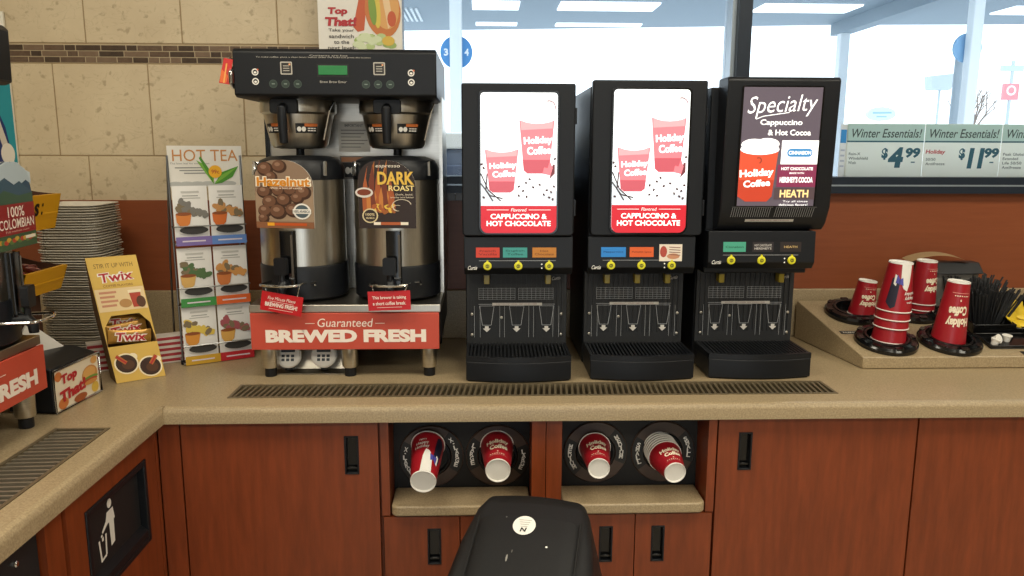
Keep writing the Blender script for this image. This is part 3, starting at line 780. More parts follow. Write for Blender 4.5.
def dark(a, out):
    D, Or, Ye = ink('#2a1b15'), ink('#a85526'), ink('#e4b94a')
    a.poly(out, D, 0)
    random.seed(3)
    for k in range(7):
        u = -.062+k*.012; h = .13+.05*random.random()
        q = .010*math.sin(k*2.1); a.poly([(u-.009, .24), (u+.009, .235), (u+.011+q, .285), (u+.002, .24+h*.72), (u+.007+q, .24+h), (u-.006+q, .24+h*.6), (u-.010, .285)], [Or, ink('#c47a38'), ink('#74331a')][k % 3], 1+k % 3)
    a.ell(-.066, .298, .026, .016, ink('#d8d0c6'), 5); a.ell(-.066, .299, .02, .010, ink('#7a3517'), 6)
    random.seed(5)
    for k in range(26): a.ell(-.04+random.random()*.06, .236+random.random()*.022, .008, .005, [Ye, Or, ink('#9c5a26')][k % 3], 5, 8, rot=random.random()*3)
    a.ring(.042, .258, .026, .0285, ink('#d9cbb4'), 6, 16, .2, 4.2, .7); a.ring(.03, .25, .012, .014, ink('#d9cbb4'), 6, 10, 1, 5, .7)
    a.text('espresso', .004, .378, .07, .010, ink('#efe5d2'), 7, .0, shear=.2)
    a.text('DARK', .026, .343, .105, .040, Ye, 8, .03); a.text('ROAST', .042, .312, .074, .017, ink('#f0d890'), 8, .02)
    a.text('Dark, bold,', .05, .292, .05, .006, ink('#e9dcc4'), 8, 0); a.text('smoky and bitter', .044, .283, .068, .006, ink('#e9dcc4'), 8, 0)
    a.ell(-.05, .226, .023, .023, ink('#d9c79a'), 6); a.ell(-.05, .226, .019, .019, D, 7); a.text('100%', -.05, .230, .026, .008, ink('#d9c79a'), 8, .02); a.text('ARABICA', -.05, .219, .026, .006, ink('#d9c79a'), 8, .02)
    a.rect(-.04, .06, .197, .206, ink('#b0592e'), 5); a.rect(-.04, -.02, .197, .206, ink('#efe5d2'), 6); a.rect(.038, .06, .197, .206, ink('#efe5d2'), 6)
def colombia(a, out):
    a.poly(out, ink('#2d4a63'), 0)
    a.poly([(-.083, .36), (-.06, .385), (-.02, .398), (.02, .398), (.06, .38), (.083, .345), (.083, .37), (.0, .398)], ink('#c9d6dc'), 1)
    a.poly([(-.083, .37), (-.05, .385), (-.01, .397), (.03, .396), (.07, .37), (.083, .34), (.06, .352), (.02, .335), (-.03, .36), (-.083, .34)], ink('#b9c8d0'), 1)
    a.poly([(-.083, .34), (-.03, .36), (.0, .34), (.03, .35), (.083, .32), (.083, .29), (-.083, .29)], ink('#37566a'), 2)
    a.poly([(-.083, .31), (-.04, .33), (.02, .315), (.083, .32), (.083, .285), (-.083, .285)], ink('#3b5a45'), 3)
    a.rect(-.083, .083, .222, .296, ink('#8f1d1d'), 5)
    a.text('100%', .0, .277, .07, .026, ink('#f4e6d8'), 6, .01); a.text('COLOMBIAN', .0, .248, .15, .024, ink('#f4e6d8'), 6, .01); a.text('Full medium roast', .0, .230, .1, .005, ink('#e0b0a0'), 6, 0)
    a.poly([(-.083, .187), (.083, .187), (.083, .222), (-.083, .222)], ink('#3e5a3a'), 4)
    random.seed(9)
    for k in range(14): a.ell(-.075+k*.0115, .204+random.random()*.008, .010, .006, [ink('#c9a13a'), ink('#5d7a3f'), ink('#b5432c')][k % 3], 5, 8)
    a.rect(.03, .075, .206, .214, ink('#efe5d2'), 7)
SZ = CZ+.2165
server('steel coffee server with the Hazelnut nut-picture card', hazel, (-.530, 2.305, SZ), -.20)
server('steel coffee server with the Dark Roast flame-picture card', dark, (-.257, 2.305, SZ), -.04, -.004, .95)
server('steel coffee server with the mountain card at the left edge of the photo', colombia, (-1.152, 1.698, SZ), PI/2+.12, .012, 1.08)

def hang_tag(label, loc, rz, tilt, lines, side):
    t = thing('hanging_tag', label, 'tag', loc, rz)
    b = MB(); b.box(-.058, .058, -.0012, .0012, -.027, .0265, TAGRED)
    c = b.build('card', t); c.rotation_euler = (0, tilt, 0)
    a = Art(FRONT(0, -.0012, 0))
    for (s_, v, w_, h, bo, sh) in lines: a.text(s_, 0, v, w_*1.1, h*1.1, ink('#f6e9de'), 1, bo, shear=sh)
    a.line([(-.034, -.0185), (.034, -.0185)], .001, ink('#f6e9de'), 1)
    if side: a.line([(-.034, .002), (.034, .002)], .001, ink('#f6e9de'), 1)
    a.build('lettering', c)
    for s in (-1, 1):
        b = MB(); P = []
        z0 = .0245-s*.042*math.sin(tilt); zt = .0505 if tilt > .1 else .0425
        b2 = [(s*.043+s*.006*i/6, .004+(-.0025 if i == 0 else 0)+.006*i/6, z0+(zt-z0)*i/6) for i in range(7)]
        b.tube(b2, [.0022, .0013]*3+[.0022], CHROME, 6); b.build('chain', t)
    return t
hang_tag('red card on chains hanging tilted below the Hazelnut server, Brewing Fresh', (-.556, 2.122, SZ+.006), -.1, .16, [('Five Minute Please', .011, .07, .0085, .0, .2), ('BREWING FRESH!', -.007, .082, .0105, .03, 0)], True)
hang_tag('red card on chains hanging level below the Dark Roast server, short coffee break', (-.262, 2.118, SZ+.014), 0, -.03, [('This brewer is taking', .008, .084, .010, .015, 0), ('a short coffee break.', -.007, .082, .009, .015, 0)], False)

# two round timers on a bent steel holder under the brewer
t = thing('timer_holder', 'small steel holder plate under the brewer carrying two round timers', 'holder', (-.497, 2.245, CZ), 0)
b = MB(); b.prism([(-.052, .001), (.0, .001), (.022, .062), (.020, .064), (-.002, .004), (-.052, .003)], 'x', -.115, .115, STEELH); b.build('plate', t, smooth=0)
tk, lc = ink('#e9e6df'), ink('#39424a')
for lab, x in [('round white timer on the holder half behind the left brewer leg', -.072), ('round white timer on the holder left of the middle brewer leg', .030)]:
    q = thing('timer', lab, 'timer', (-.497+x, 2.222, CZ+.050), 0, None)
    R = Matrix.Rotation(PI/2-.35, 4, 'X')
    b = MB(); b.M = R; b.lathe([(.034, -.010), (.037, -.006), (.037, .006), (.033, .010)], tk, n=32); q1 = b.build('case', q)
    V = R.to_3x3() @ Vector((0, 1, 0)); N = R.to_3x3() @ Vector((0, 0, 1))
    a = Art(plane(N*.010, (1, 0, 0), V)); a.rect(-.020, .020, .008, .022, lc, 0, .002)
    for r in range(2):
        for c in range(3): a.rect(-.018+c*.0135, -.009+c*.0135, -.018+r*.011, -.010+r*.011, lc, 0, .001)
    a.build('face_print', q1)
    b = MB(); b.box(-.011, .011, -.006, .012, -.044, -.032, BLK); b.build('foot', q, bevel=.002)

# red-orange plastic tag hanging on the side of the brewer head
t = thing('price_tag', 'red and orange plastic tag hooked on the left end of the brewer head', 'tag', (-.676, 2.150, CZ+.84), .25)
b = MB(); b.prism([(-.022, -.030), (.004, -.034), (.016, .030), (-.006, .034)], 'y', -.002, .002, mat('red_plastic', '#c9261a', .3, noise=.1, nscale=30)); c = b.build('card', t)
a = Art(FRONT(0, -.002, 0)); a.poly([(-.020, -.028), (-.004, -.030), (.002, -.012), (-.014, .006)], ink('#e0662a'), 0); a.poly([(-.012, -.030), (-.008, -.030), (.002, .02), (-.002, .02)], ink('#e9a050'), 1); a.build('card_print', c)
b = MB(); b.tube([(.004, 0, .028), (.008, .004, .036), (.016, .010, .030)], .0018, CHROME, 6); b.build('hook', t)

# ================================================================ paper cups
CUPW = mat('white_cup_paper', '#e9e5dd', .45, noise=.06, nscale=40)
CREAM = ink('#f0e3c8')
def cup(label, M, rb, rt, H, kind, group=None, spin=0.0, detail=True):
    """paper cup; local origin in the middle of its bottom, +z towards the mouth"""
    o = bpy.data.objects.new('paper_cup', None); COL.objects.link(o); o.empty_display_size = .05
    tag(o, label, 'paper cup', group); o.matrix_world = M
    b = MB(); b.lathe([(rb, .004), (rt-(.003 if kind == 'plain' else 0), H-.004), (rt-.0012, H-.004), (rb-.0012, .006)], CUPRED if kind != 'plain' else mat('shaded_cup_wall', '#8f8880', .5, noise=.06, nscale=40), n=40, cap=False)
    body = b.build('sleeve', o)
    b = MB(); b.lathe([(rb-.003, .008), (rb-.002, .001), (rb, 0), (rb+.0008, .004)], CUPW, n=40, cap=False); b.lathe([(rb-.0025, .004), (rb-.0025, .0055)], CUPW, n=40)
    b.build('bottom', o)
    b = MB(); b.tube([(rt*math.cos(2*PI*i/40), rt*math.sin(2*PI*i/40), H-.003) for i in range(40)], .0019, CUPW, 8, True)
    b.build('rim', o)
    if not detail: return o
    def fn(u, v, h):
        r = rb+(rt-rb)*v/H+h
        a = u/((rb+rt)/2)+spin
        return Vector((r*math.sin(a), -r*math.cos(a), v))
    a = Art(fn); R = (rb+rt)/2
    if kind == 'party':
        def patch(pts, m, L):
            # slice the outline into thin strips so that it follows the round wall
            us = [p[0] for p in pts]; n = 14; u0, u1 = min(us), max(us)
            def span(u):
                vs = []
                for (a0, b0), (a1, b1) in zip(pts, pts[1:]+pts[:1]):
                    if (a0-u)*(a1-u) <= 0 and a0 != a1: vs.append(b0+(b1-b0)*(u-a0)/(a1-a0))
                return (min(vs), max(vs)) if len(vs) > 1 else None
            for i in range(n):
                ua = u0+(u1-u0)*i/n; ub = u0+(u1-u0)*(i+1)/n
                sa, sb = span(ua+1e-5), span(ub-1e-5)
                if sa and sb: a.poly([(ua, sa[0]), (ub, sb[0]), (ub, sb[1]), (ua, sa[1])], m, L)
        patch([(-R*.25, .004), (R*.62, .004), (R*.6, H*.3), (R*.34, H*.5), (R*.05, H*.55), (-R*.12, H*.38)], CUPW, 1)
        patch([(R*.62, H*.42), (R*.8, H*.28), (R*1.15, H*.30), (R*1.3, H*.8), (R*.95, H*.92), (R*.7, H*.86)], ink('#1d1c30'), 2); patch([(R*.78, H*.26), (R*1.0, H*.22), (R*1.02, H*.42), (R*.84, H*.46)], CUPW, 3)
        patch([(R*.36, H*.44), (R*.44, H*.28), (R*.66, H*.33), (R*.66, H*.40)], ink('#4b4aa0'), 3); patch([(R*.62, H*.33), (R*.84, H*.22), (R*.90, H*.40), (R*.64, H*.40)], ink('#4b4aa0'), 4)
        patch([(R*.60, H*.31), (R*.68, H*.31), (R*.68, H*.42), (R*.60, H*.42)], ink('#35347c'), 5)
        for j, (s, w_) in enumerate([('Have a', .3), ('Happy', .55), ('Holiday', .62)]): a.text(s, -R*.22, H*(.78-.095*j), R*w_*1.5, H*(.05 if j == 0 else .085), CUPW, 4, .02, rot=.1)
    else:
        a.text('Holiday', 0, H*.60, R*1.55, H*.17, CREAM, 2, .045, shear=.1, rot=.10); a.text('Coffee', R*.08, H*.44, R*1.3, H*.145, CREAM, 2, .045, shear=.1, rot=.10)
        for j in range(7): a.rect(-R*.6+j*R*.17, -R*.6+j*R*.17+R*.1, H*.20, H*.215, CREAM, 1)
        a.rect(-R*.03, R*.05, H*.26, H*.29, CREAM, 1)
        for k in range(16): a.rect(-R*.7+k*R*.09, -R*.61+k*R*.09, H*.158, H*.168, ink('#d98a80'), 1)
    a.build('cup_print', o)
    return o

# cups hanging in the four bay dispensers
RY = DY+.105
m_brn = mat('brown_collar', '#4a3a31', .4, noise=.3, nscale=50, col2='#33271f')
def holder(label, x, z, word, la, ra):
    t = thing('cup_dispenser', label, 'cup dispenser', (x, RY, z), 0)
    R = Matrix.Rotation(PI/2, 4, 'X')
    b = MB(); b.M = R
    b.lathe([(.088, .0), (.088, .003), (.085, .006), (.056, .006), (.054, .003), (.054, .0)], m_brn, n=48, cap=False)
    col = b.build('collar', t)
    b = MB(); b.M = R
    b.lathe([(.054, .0055), (.052, .009), (.047, .010), (.0455, .006), (.0455, -.0)], BLK, n=48, cap=False)
    b.build('throat_ring', t)
    wl = ink('#e9e6df')
    for sgn, (a0, a1) in ((-1, la), (1, ra)):
        p0, p1 = math.radians(a0), math.radians(a1)
        a = Art(FRONT(0, -.006, 0))
        a.ring(0, 0, .0565, .0855, ink('#131312'), 0, 12, min(p0, p1)-.16, max(p0, p1)+.16)
        n = len(word)
        for i, ch in enumerate(word):
            q = p0+(p1-p0)*(i+.5)/n
            rot = q-PI if sgn < 0 else q
            a.text(ch, .071*math.cos(q), .071*math.sin(q), .0105 if ch not in '-I' else .004, .0130 if ch != '-' else .003, wl, 2, .03, rot=rot*.75)
        a.build('size_lettering', col)
    return t
holder('cup dispenser ring lettered X-LARGE, at the left end of the bays', -.147, .730, 'X-LARGE', (158, 224), (46, -24))
holder('cup dispenser ring lettered LARGE, second from the left', .034, .730, 'LARGE', (150, 200), (14, -32))
holder('cup dispenser ring lettered MEDIUM, left in the right bay', .302, .737, 'MEDIUM', (160, 220), (42, -14))
holder('cup dispenser ring lettered SMALL, at the right end of the bays', .488, .737, 'SMALL', (158, 208), (36, -12))
def lie(bx, by, bz, d, roll=0.0):
    d = Vector(d).normalized(); up = Vector((0, 0, 1)); x = d.cross(up).normalized(); y = d.cross(x)   # local -y looks up
    M = Matrix((x, y, d)).transposed().to_4x4(); M.translation = (bx, by, bz)
    return M @ Matrix.Rotation(roll, 4, 'Z')
cup('extra large red cup with white and blue festive print hanging from the left dispenser ring', lie(-.157, 1.865, .727, (.002, .135, .034)), .0325, .0445, .160, 'party')
cup('red cup hanging from the dispenser ring lettered LARGE', lie(.032, 1.880, .748, (0, .12, .008)), .0315, .0445, .148, 'red')
cup('red cup hanging from the dispenser ring lettered MEDIUM', lie(.292, 1.890, .746, (.005, .11, .008)), .0275, .0425, .128, 'red')
dS = (-.09, .985, .13)
cup('front red cup of the slanting stack in the SMALL dispenser ring', lie(.491, 1.893, .731, dS), .0280, .0445, .090, 'red', 'small cups nested in the dispenser')
nth = {2: 'second', 3: 'third', 4: 'fourth', 5: 'fifth', 6: 'sixth', 7: 'seventh'}
for k in range(1, 7):
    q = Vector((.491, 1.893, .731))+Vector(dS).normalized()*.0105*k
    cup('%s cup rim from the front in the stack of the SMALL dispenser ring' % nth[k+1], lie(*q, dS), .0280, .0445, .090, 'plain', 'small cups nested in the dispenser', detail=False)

# ================================================================ condiment organizer on the right
OX0, OX1, OY0, OY1 = 1.122, 2.35, 2.212, 2.615
def oz(y): return .950+.235*(y-2.21)
t = thing('condiment_organizer', 'tan sloping solid-surface condiment tray block at the right end of the worktop', 'organizer', (0, 0, 0))
b = MB(); XB = 1.075; b.add([(OX0, OY0, CZ+.001), (OX1, OY0, CZ+.001), (OX1, OY1, CZ+.001), (XB, OY1, CZ+.001), (OX0, OY0, oz(OY0)), (OX1, OY0, oz(OY0)), (OX1, OY1, oz(OY1)), (XB, OY1, oz(OY1))], [(3,2,1,0),(4,5,6,7),(0,1,5,4),(1,2,6,5),(2,3,7,6),(3,0,4,7)], CORIAN)
bk_ = b.build('block', t, bevel=.003)
sl = math.atan(.235)
fnO = plane((0, 2.21, .950), (1, 0, 0), (0, 1, .235))
def ov(y): return (y-2.21)*math.hypot(1, .235)
a = Art(fnO)
for i, (x, y, s) in enumerate([(1.172, 2.545, 'S'), (1.150, 2.372, 'XL'), (1.66, 2.232, 'CREAM')]):
    w_ = .058 if i < 2 else .09
    a.rect(x-w_/2, x+w_/2, ov(y)-.011, ov(y)+.011, ink('#17171a'), 0); a.text({'S': 'SMALL', 'XL': 'X-LARGE'}.get(s, 'CREAMER'), x, ov(y), w_*.75, .009, ink('#e5e2da'), 1, .02)
a.build('size_label', bk_)
def ring_holder(label, x, y):
    r = thing('cup_ring', label, 'cup ring', (x, y, oz(y)), 0); r.rotation_euler = (sl, 0, 0)
    b = MB(); b.lathe([(.092, .001), (.092, .012), (.086, .020), (.070, .023), (.066, .020), (.064, .024), (.058, .024), (.056, .014), (.055, .004), (.01, .004), (.002, .004)], BLKG, n=48, cap=False)
    b.build('flange', r)
    b = MB()
    for k in range(8):
        q = 2*PI*k/8; b.M = Matrix.Rotation(q, 4, 'Z'); b.prism(rr(.074, .088, -.012, .012, .004), 'z', .014, .023, BLKG)
    b.build('clamp_lugs', r)
    return r
ring_holder('black cup ring under the short cup at the back left of the condiment tray', 1.224, 2.505)
ring_holder('black cup ring under the stack of festive cups at the front of the tray', 1.233, 2.303)
ring_holder('black cup ring behind the stack of festive cups, under two more cups', 1.420, 2.515)
ring_holder('black cup ring under the single leaning cup beside the stirrers', 1.430, 2.300)
def inv(x, y, z, tx=0.0, ty=0.0):          # upside-down cup, bottom up at x, y, z
    return Matrix.Translation((x, y, z)) @ Matrix.Rotation(tx, 4, 'X') @ Matrix.Rotation(ty, 4, 'Y') @ Matrix.Rotation(PI, 4, 'Y')
def stack(labels, x, y, z, tilt, ty, rb, rt, H, step, kinds, group, spin=0):
    ax = (Matrix.Rotation(tilt, 3, 'X') @ Matrix.Rotation(ty, 3, 'Y') @ Vector((0, 0, 1)))
    for i, (l, k) in enumerate(zip(labels, kinds)):
        p = Vector((x, y, z))-ax*(step*i+(.018 if i == 3 else 0))
        cup(l, inv(p.x, p.y, p.z, tilt, ty), rb, rt, H, k, group if len(labels) > 1 else None, spin)
tb = .05
stack(['short red cup upside down in the back left ring of the condiment tray'], 1.251, 2.478, 1.138, tb, .10, .0285, .042, .118, .02, ['red'], None)
g1 = 'festive cups stacked upside down on the condiment tray'
stack(['topmost festive cup with white and blue print of the tall upside-down stack', 'second cup from the top of the tall upside-down festive stack',
       'third cup from the top of the tall upside-down festive stack', 'lowest cup of the tall upside-down festive stack, inside the ring'], 1.252, 2.288, 1.226, tb, .05, .0340, .0495, .150, .0265, ['party', 'red2', 'red2', 'red2'], g1, spin=-.25)
g2 = 'red cups stacked behind the festive stack'
stack(['upper upside-down red cup just behind the festive stack', 'middle cup of the stack behind the festive cups', 'lowest cup of the stack behind the festive cups'], 1.458, 2.505, 1.200, tb, .03, .0310, .0435, .146, .0205, ['red', 'red2', 'red2'], g2, spin=-.35)
stack(['single tall red cup upside down and leaning right beside the black stirrers'], 1.432, 2.282, 1.168, tb, .06, .0315, .0495, .195, .02, ['red'], None, spin=.15)

# inset bin with stirrers, sweetener packets and creamers
def obox(b, x0, x1, y0, y1, h0, h1, m):
    P = [fnO(x, ov(y), h) for h in (h0, h1) for x, y in ((x0, y0), (x1, y0), (x1, y1), (x0, y1))]
    b.add(P, [(3,2,1,0),(4,5,6,7),(0,1,5,4),(1,2,6,5),(2,3,7,6),(3,0,4,7)], m)
def inset(label, x0, x1, y0, y1, hi, parent_name='condiment_bin'):
    q = thing(parent_name, label, 'bin', ((x0+x1)/2, (y0+y1)/2, 0))
    b = MB(); th = .006
    b.M = Matrix.Translation((-(x0+x1)/2, -(y0+y1)/2, 0))
    obox(b, x0, x1, y0, y1, .0005, .004, BLKG)
    for X0, X1, Y0, Y1 in [(x0, x1, y0, y0+th), (x0, x1, y1-th, y1), (x0, x0+th, y0+th, y1-th), (x1-th, x1, y0+th, y1-th)]: obox(b, X0, X1, Y0, Y1, .004, hi, BLKG)
    b.build('bin_walls', q, bevel=.002)
    return q
inset('shallow black front bin of the condiment tray holding white creamers', 1.535, 1.80, 2.256, 2.345, .012)
inset('black bin of the condiment tray standing full of stirrers', 1.535, 1.672, 2.352, 2.575, .035)
inset('black bin of the condiment tray filled with yellow packets at the right edge', 1.675, 2.0, 2.352, 2.575, .022)
random.seed(11)
b = MB()
for k in range(230):
    fx, fy = random.random(), random.random()
    x0, y0 = 1.560+fx*.105, 2.40+fy*.13
    z0 = oz(y0)+.006
    Ls = .100+random.random()*.018
    dx = -.03+fx*fx*.085+random.gauss(0, .005); dy = (fy-.5)*.06
    b.tube([(x0, y0, z0), (x0+dx, y0+dy, z0+Ls)], .0028, BLK2, 6)
o = b.build('coffee_stirrers', None)
tag(o, 'bunch of black coffee stirrers fanned out in the bin behind the leaning cup', 'stirrers', None, 'stuff')
def pillow(label, name, cat, x, y, z, wd, dp, hh, m, e, group):
    b = MB(); n = 10; rings = []
    def P(i, j, s):
        u, v = i/n*2-1, j/n*2-1
        return (u*wd/2*(1-.06*v*v), v*dp/2*(1-.06*u*u), s*hh/2*(1-u**4)*(1-v**4)+.0012*math.sin(9*u+5*v))
    for s in (1, -1):
        vs = [P(i, j, s) for i in range(n+1) for j in range(n+1)]
        b.add(vs, [(i*(n+1)+j, (i+1)*(n+1)+j, (i+1)*(n+1)+j+1, i*(n+1)+j+1) for i in range(n) for j in range(n)], m)
    o = b.build(name, None, smooth=80); o.location = (x, y, z); o.rotation_euler = e
    return tag(o, label, cat, group)
YP = mat('yellow_packet_paper', '#e3c22b', .5, noise=.25, nscale=30, col2='#c79a1c')
for lab, x, y, dz, e in [('yellow sweetener packet leaning against the left end of the yellow bin', 1.690, 2.385, .022, (.5, .5, .3)), ('yellow sweetener packet standing on edge nearest the stirrers', 1.705, 2.42, .028, (.9, -.3, .6)),
                    ('yellow sweetener packet lying flat at the front of the yellow bin', 1.725, 2.39, .018, (.3, .1, -.3)), ('yellow sweetener packet lying on top near the right edge', 1.745, 2.43, .032, (.4, -.4, .9)), ('yellow sweetener packet tilted back behind the other packets', 1.77, 2.50, .030, (1.0, .2, .1))]:
    pillow(lab, 'sweetener_packet', 'packet', x, y, oz(y)+dz, .062, .042, .012, YP, e, 'yellow sweetener packets')
CW = mat('white_creamer_plastic', '#eee9df', .35, noise=.08, nscale=40)
def creamer(label, x, y, rx, rz):
    q = thing('creamer_tub', label, 'creamer', (x, y, oz(y)+.013), rz, 'white creamers in the front bin'); q.rotation_euler = (rx, 0, rz)
    b = MB(); b.lathe([(.009, -.009), (.0125, .007), (.0125, .009)], CW, n=20); b.build('tub', q)
    b = MB(); b.lathe([(.0145, .009), (.0145, .0105)], WHITE, n=20); b.build('lid', q)
creamer('white creamer lying on its side in the front bin, left one', 1.575, 2.295, 1.2, .4)
creamer('white creamer standing upright in the front bin, right one', 1.612, 2.300, .15, 0)
creamer('white creamer at the front bin wall, smallest in view', 1.560, 2.275, .3, 1.0)

# dark napkin box with paper sheet at the back
t = thing('napkin_box', 'dark grey napkin box standing behind the cups against the backsplash', 'box', (1.565, 2.575, oz(2.57)), 0)
b = MB(); b.box(-.095, .095, -.035, .030, .002, .115, mat('grey_box_metal', '#8d8a83', .4, metal=.5, noise=.2, nscale=40)); b.build('body', t, bevel=.004)
b = MB(); b.prism([(-.050, .115), (.034, .115), (.034, .150), (-.015, .150)], 'x', -.105, .105, mat('dark_grey_lid', '#2d2e30', .4, noise=.2, nscale=60)); b.build('lid', t, bevel=.004)
b = MB(); P = [[(-.12+.20*i/12, y, .153+.022*math.sin(PI*i/12)**.8+(.006 if y > 0 else 0)) for i in range(13)] for y in (-.03, .03)]
b.add(P[0]+P[1], [(i, i+1, 14+i, 13+i) for i in range(12)], mat('brown_kraft_paper', '#a98d66', .7, noise=.2, nscale=30))
o = b.build('paper_sheet', None, smooth=60); o.location = (1.545, 2.575, oz(2.57)); tag(o, 'sheet of brown paper curled on top of the dark napkin box', 'paper')

# ================================================================ swing-top litter bin in front of the bays
t = thing('trash_bin', 'black swing-top trash bin with a round white sticker, in front of the bays', 'trash bin', (.073, 1.475, 0), -.22)
LIDM = mat('black_bin_plastic', '#131314', .5, noise=.35, nscale=120, col2='#1c1c1d', bump=.1, spec=.35)
def rbox(wx, wy, r, z, cy=0): return [(x, y+cy, z) for x, y in rr(-wx, wx, -wy, wy, r, 5)]
b = MB(); b.loft([rbox(.125, .165, .04, 0.001), rbox(.156, .205, .05, .60)], LIDM); b.build('body', t)
b = MB(); b.loft([rbox(.158, .207, .05, .54), rbox(.178, .215, .05, .586), rbox(.160, .205, .05, .586), rbox(.150, .20, .05, .57)], mat('bin_liner', '#cfc8b8', .4, noise=.2, nscale=20), cap=False); b.build('liner', t)
# lid: arched cross sections from front to back, rising towards the back
def sec(y, w0, wt, z0, h, n=8):
    r = min(.030, (h-z0)*.6); out = [(-w0, y, z0)]
    for i in range(n+1):
        a_ = PI-0.5*PI*i/n; out.append((-wt+r+r*math.cos(a_), y, h-r*.9+r*.9*math.sin(a_)))
    for i in range(1, 8): u = -1+2*i/8; out.append((u*(wt-r), y, h+.006*(1-u*u)))
    for i in range(n+1):
        a_ = 0.5*PI-0.5*PI*i/n; out.append((wt-r+r*math.cos(a_), y, h-r*.9+r*.9*math.sin(a_)))
    out.append((w0, y, z0)); return out
secs = [sec(-.232, .145, .135, .575, .590), sec(-.230, .170, .155, .575, .620), sec(-.17, .173, .158, .575, .652), sec(-.05, .172, .153, .585, .700), sec(.06, .168, .143, .585, .742),
        sec(.150, .163, .128, .585, .771), sec(.188, .157, .117, .585, .774), sec(.206, .148, .105, .585, .757), sec(.213, .132, .088, .585, .70)]
b = MB(); b.loft(secs, LIDM); lid = b.build('lid', t, smooth=50)
def lidz(y): 
    P = [(-.17, .652), (-.05, .700), (.06, .742), (.150, .771)]
    for (a0, z0), (a1, z1) in zip(P, P[1:]):
        if y <= a1: return z0+(z1-z0)*(y-a0)/(a1-a0)
    return .771
b = MB()
def flap(xm, r):
    ys = [-.165+.29*i/12 for i in range(13)]
    ring = []
    return ys
ys = [-.165+.270*i/14 for i in range(15)]; us = [-1+2*i/12 for i in range(13)]
vs = [(u*.108, y, lidz(y)+.0075+.006*(1-u*u)-(.0065 if abs(u) == 1 else 0)) for y in ys for u in us]
n = len(us); fs = [(j*n+i, j*n+i+1, (j+1)*n+i+1, (j+1)*n+i) for j in range(len(ys)-1) for i in range(n-1)]
b.add(vs, fs, LIDM)
b.build('flap', t, smooth=50)
b = MB(); pth = [(-.1105, y) for y in ys[::-1]]; gm_ = mat('dark_groove', '#050505', .7, noise=.1, nscale=40)
for sx in (-1, 1): b.tube([(sx*.1105, y, lidz(y)+.0085) for y in ys], .0022, gm_, 6)
b.tube([(u*.1105, ys[0]-.003, lidz(ys[0])+.007+.006*(1-u*u)) for u in us], .0022, gm_, 6)
b.build('flap_groove', t)
a = Art(lambda u, v, h: Vector((u, v, lidz(v)+.0085+.006*(1-(u/.108)**2)+h)))
cx_, cy_ = -.008, .080
wk = ink('#efece4')
a.ell(cx_, cy_, .0245, .026, wk, 0, 28)
for j in range(4): a.line([(cx_-.013+.002*j, cy_+.014-j*.006), (cx_+.014-.002*j, cy_+.014-j*.006)], .0012, ink('#9b978e'), 1)
a.text('N', cx_, cy_-.013, .012, .011, ink('#161616'), 2, .03, shear=.2)
a.build('sticker', t)
a = Art(lambda u, v, h: Vector((u, v, lidz(v)+.0088+.006*(1-(u/.108)**2)+h)))
a.ell(.047, .03, .0025, .0025, wk, 0, 8); a.ell(-.03, -.005, .002, .009, ink('#8d8a84'), 0, 8); a.ell(-.022, .012, .0015, .004, ink('#5d5b58'), 0, 8); a.ell(-.05, .10, .002, .002, ink('#5d5b58'), 0, 8)
a.build('scuff_marks', t)

# ================================================================ tea rack
WIRE = mat('grey_rack_wire', '#8e8e8c', .3, metal=1.0, noise=.1, nscale=60)
TL = Vector((-.910, 2.316, CZ)); TR = math.radians(30.1)
TM = Matrix.Translation(TL) @ Matrix.Rotation(TR, 4, 'Z') @ Matrix.Shear('XZ', 4, (0, 0)) 
t = thing('tea_rack', 'grey wire rack of tea packets with a HOT TEA header card', 'tea rack', TL, TR)
LEAN = .05                                             # the rack leans back by this much per metre of height
def tp(u, v, y=0.0): return (u, y+v*LEAN, v)
b = MB()
for u in (0, .206):
    b.tube([tp(u, .006, -.004), tp(u, .62, -.004)], .003, WIRE, 8)
    b.tube([tp(u, .012, 0), (u, .13, .008), (u, .10, .30), tp(u, .60, 0)], .003, WIRE, 8)
b.tube([(0, .13, .008), (.206, .13, .008)], .003, WIRE, 8)
b.build('side_frame', t)
for v0 in (.006, .180, .362):
    b = MB()
    for vv, yy in [(.052, -.030), (.0, -.028)]: b.tube([tp(0, v0+vv, -.003), tp(0, v0+vv, yy), tp(.206, v0+vv, yy), tp(.206, v0+vv, -.003)], .0022, WIRE, 6)
    b.box(.001, .205, v0*LEAN-.027, v0*LEAN+.006, v0+.0, v0+.003, WIRE)
    b.build('shelf_rail', t)
for u in (0, .206):
    b = MB(); b.lathe([(.006, 0), (.006, .012)], BLK, (u, -.004, 0), 10); b.build('foot', t)
for v0, cl, cr_ in ((.002, '#c79a2e', '#b51f2a'), (.176, '#3f8a45', '#d9622a'), (.358, '#7d6ba8', '#5f84c4')):
    b = MB(); b.box(.003, .103, v0*LEAN-.034, v0*LEAN-.0325, v0, v0+.026, ink(cl)); b.box(.103, .203, v0*LEAN-.034, v0*LEAN-.0325, v0, v0+.026, ink(cr_))
    a = b.build('flavor_strip', t, smooth=0)
    q = Art(FRONT(0, v0*LEAN-.034, 0)); q.line([(.02, v0+.013), (.085, v0+.013)], .004, ink('#d9cfd6'), 0); q.line([(.12, v0+.013), (.19, v0+.013)], .004, ink('#d9cfd6'), 0); q.build('strip_print', a)
b = MB(); vs = rr(.001, .212, .528, .648, .001); b.prism(vs, 'y', .028, .030, WHITE); hd = b.build('header_card', t, smooth=0)
a = Art(FRONT(0, .028, 0))
OG = ink('#c98a4a'); GN = ink('#7cb342'); GN2 = ink('#4f9130'); GT = ink('#8e8e88')
a.text('HOT TEA', .107, .620, .185, .034, OG, 1, .0)
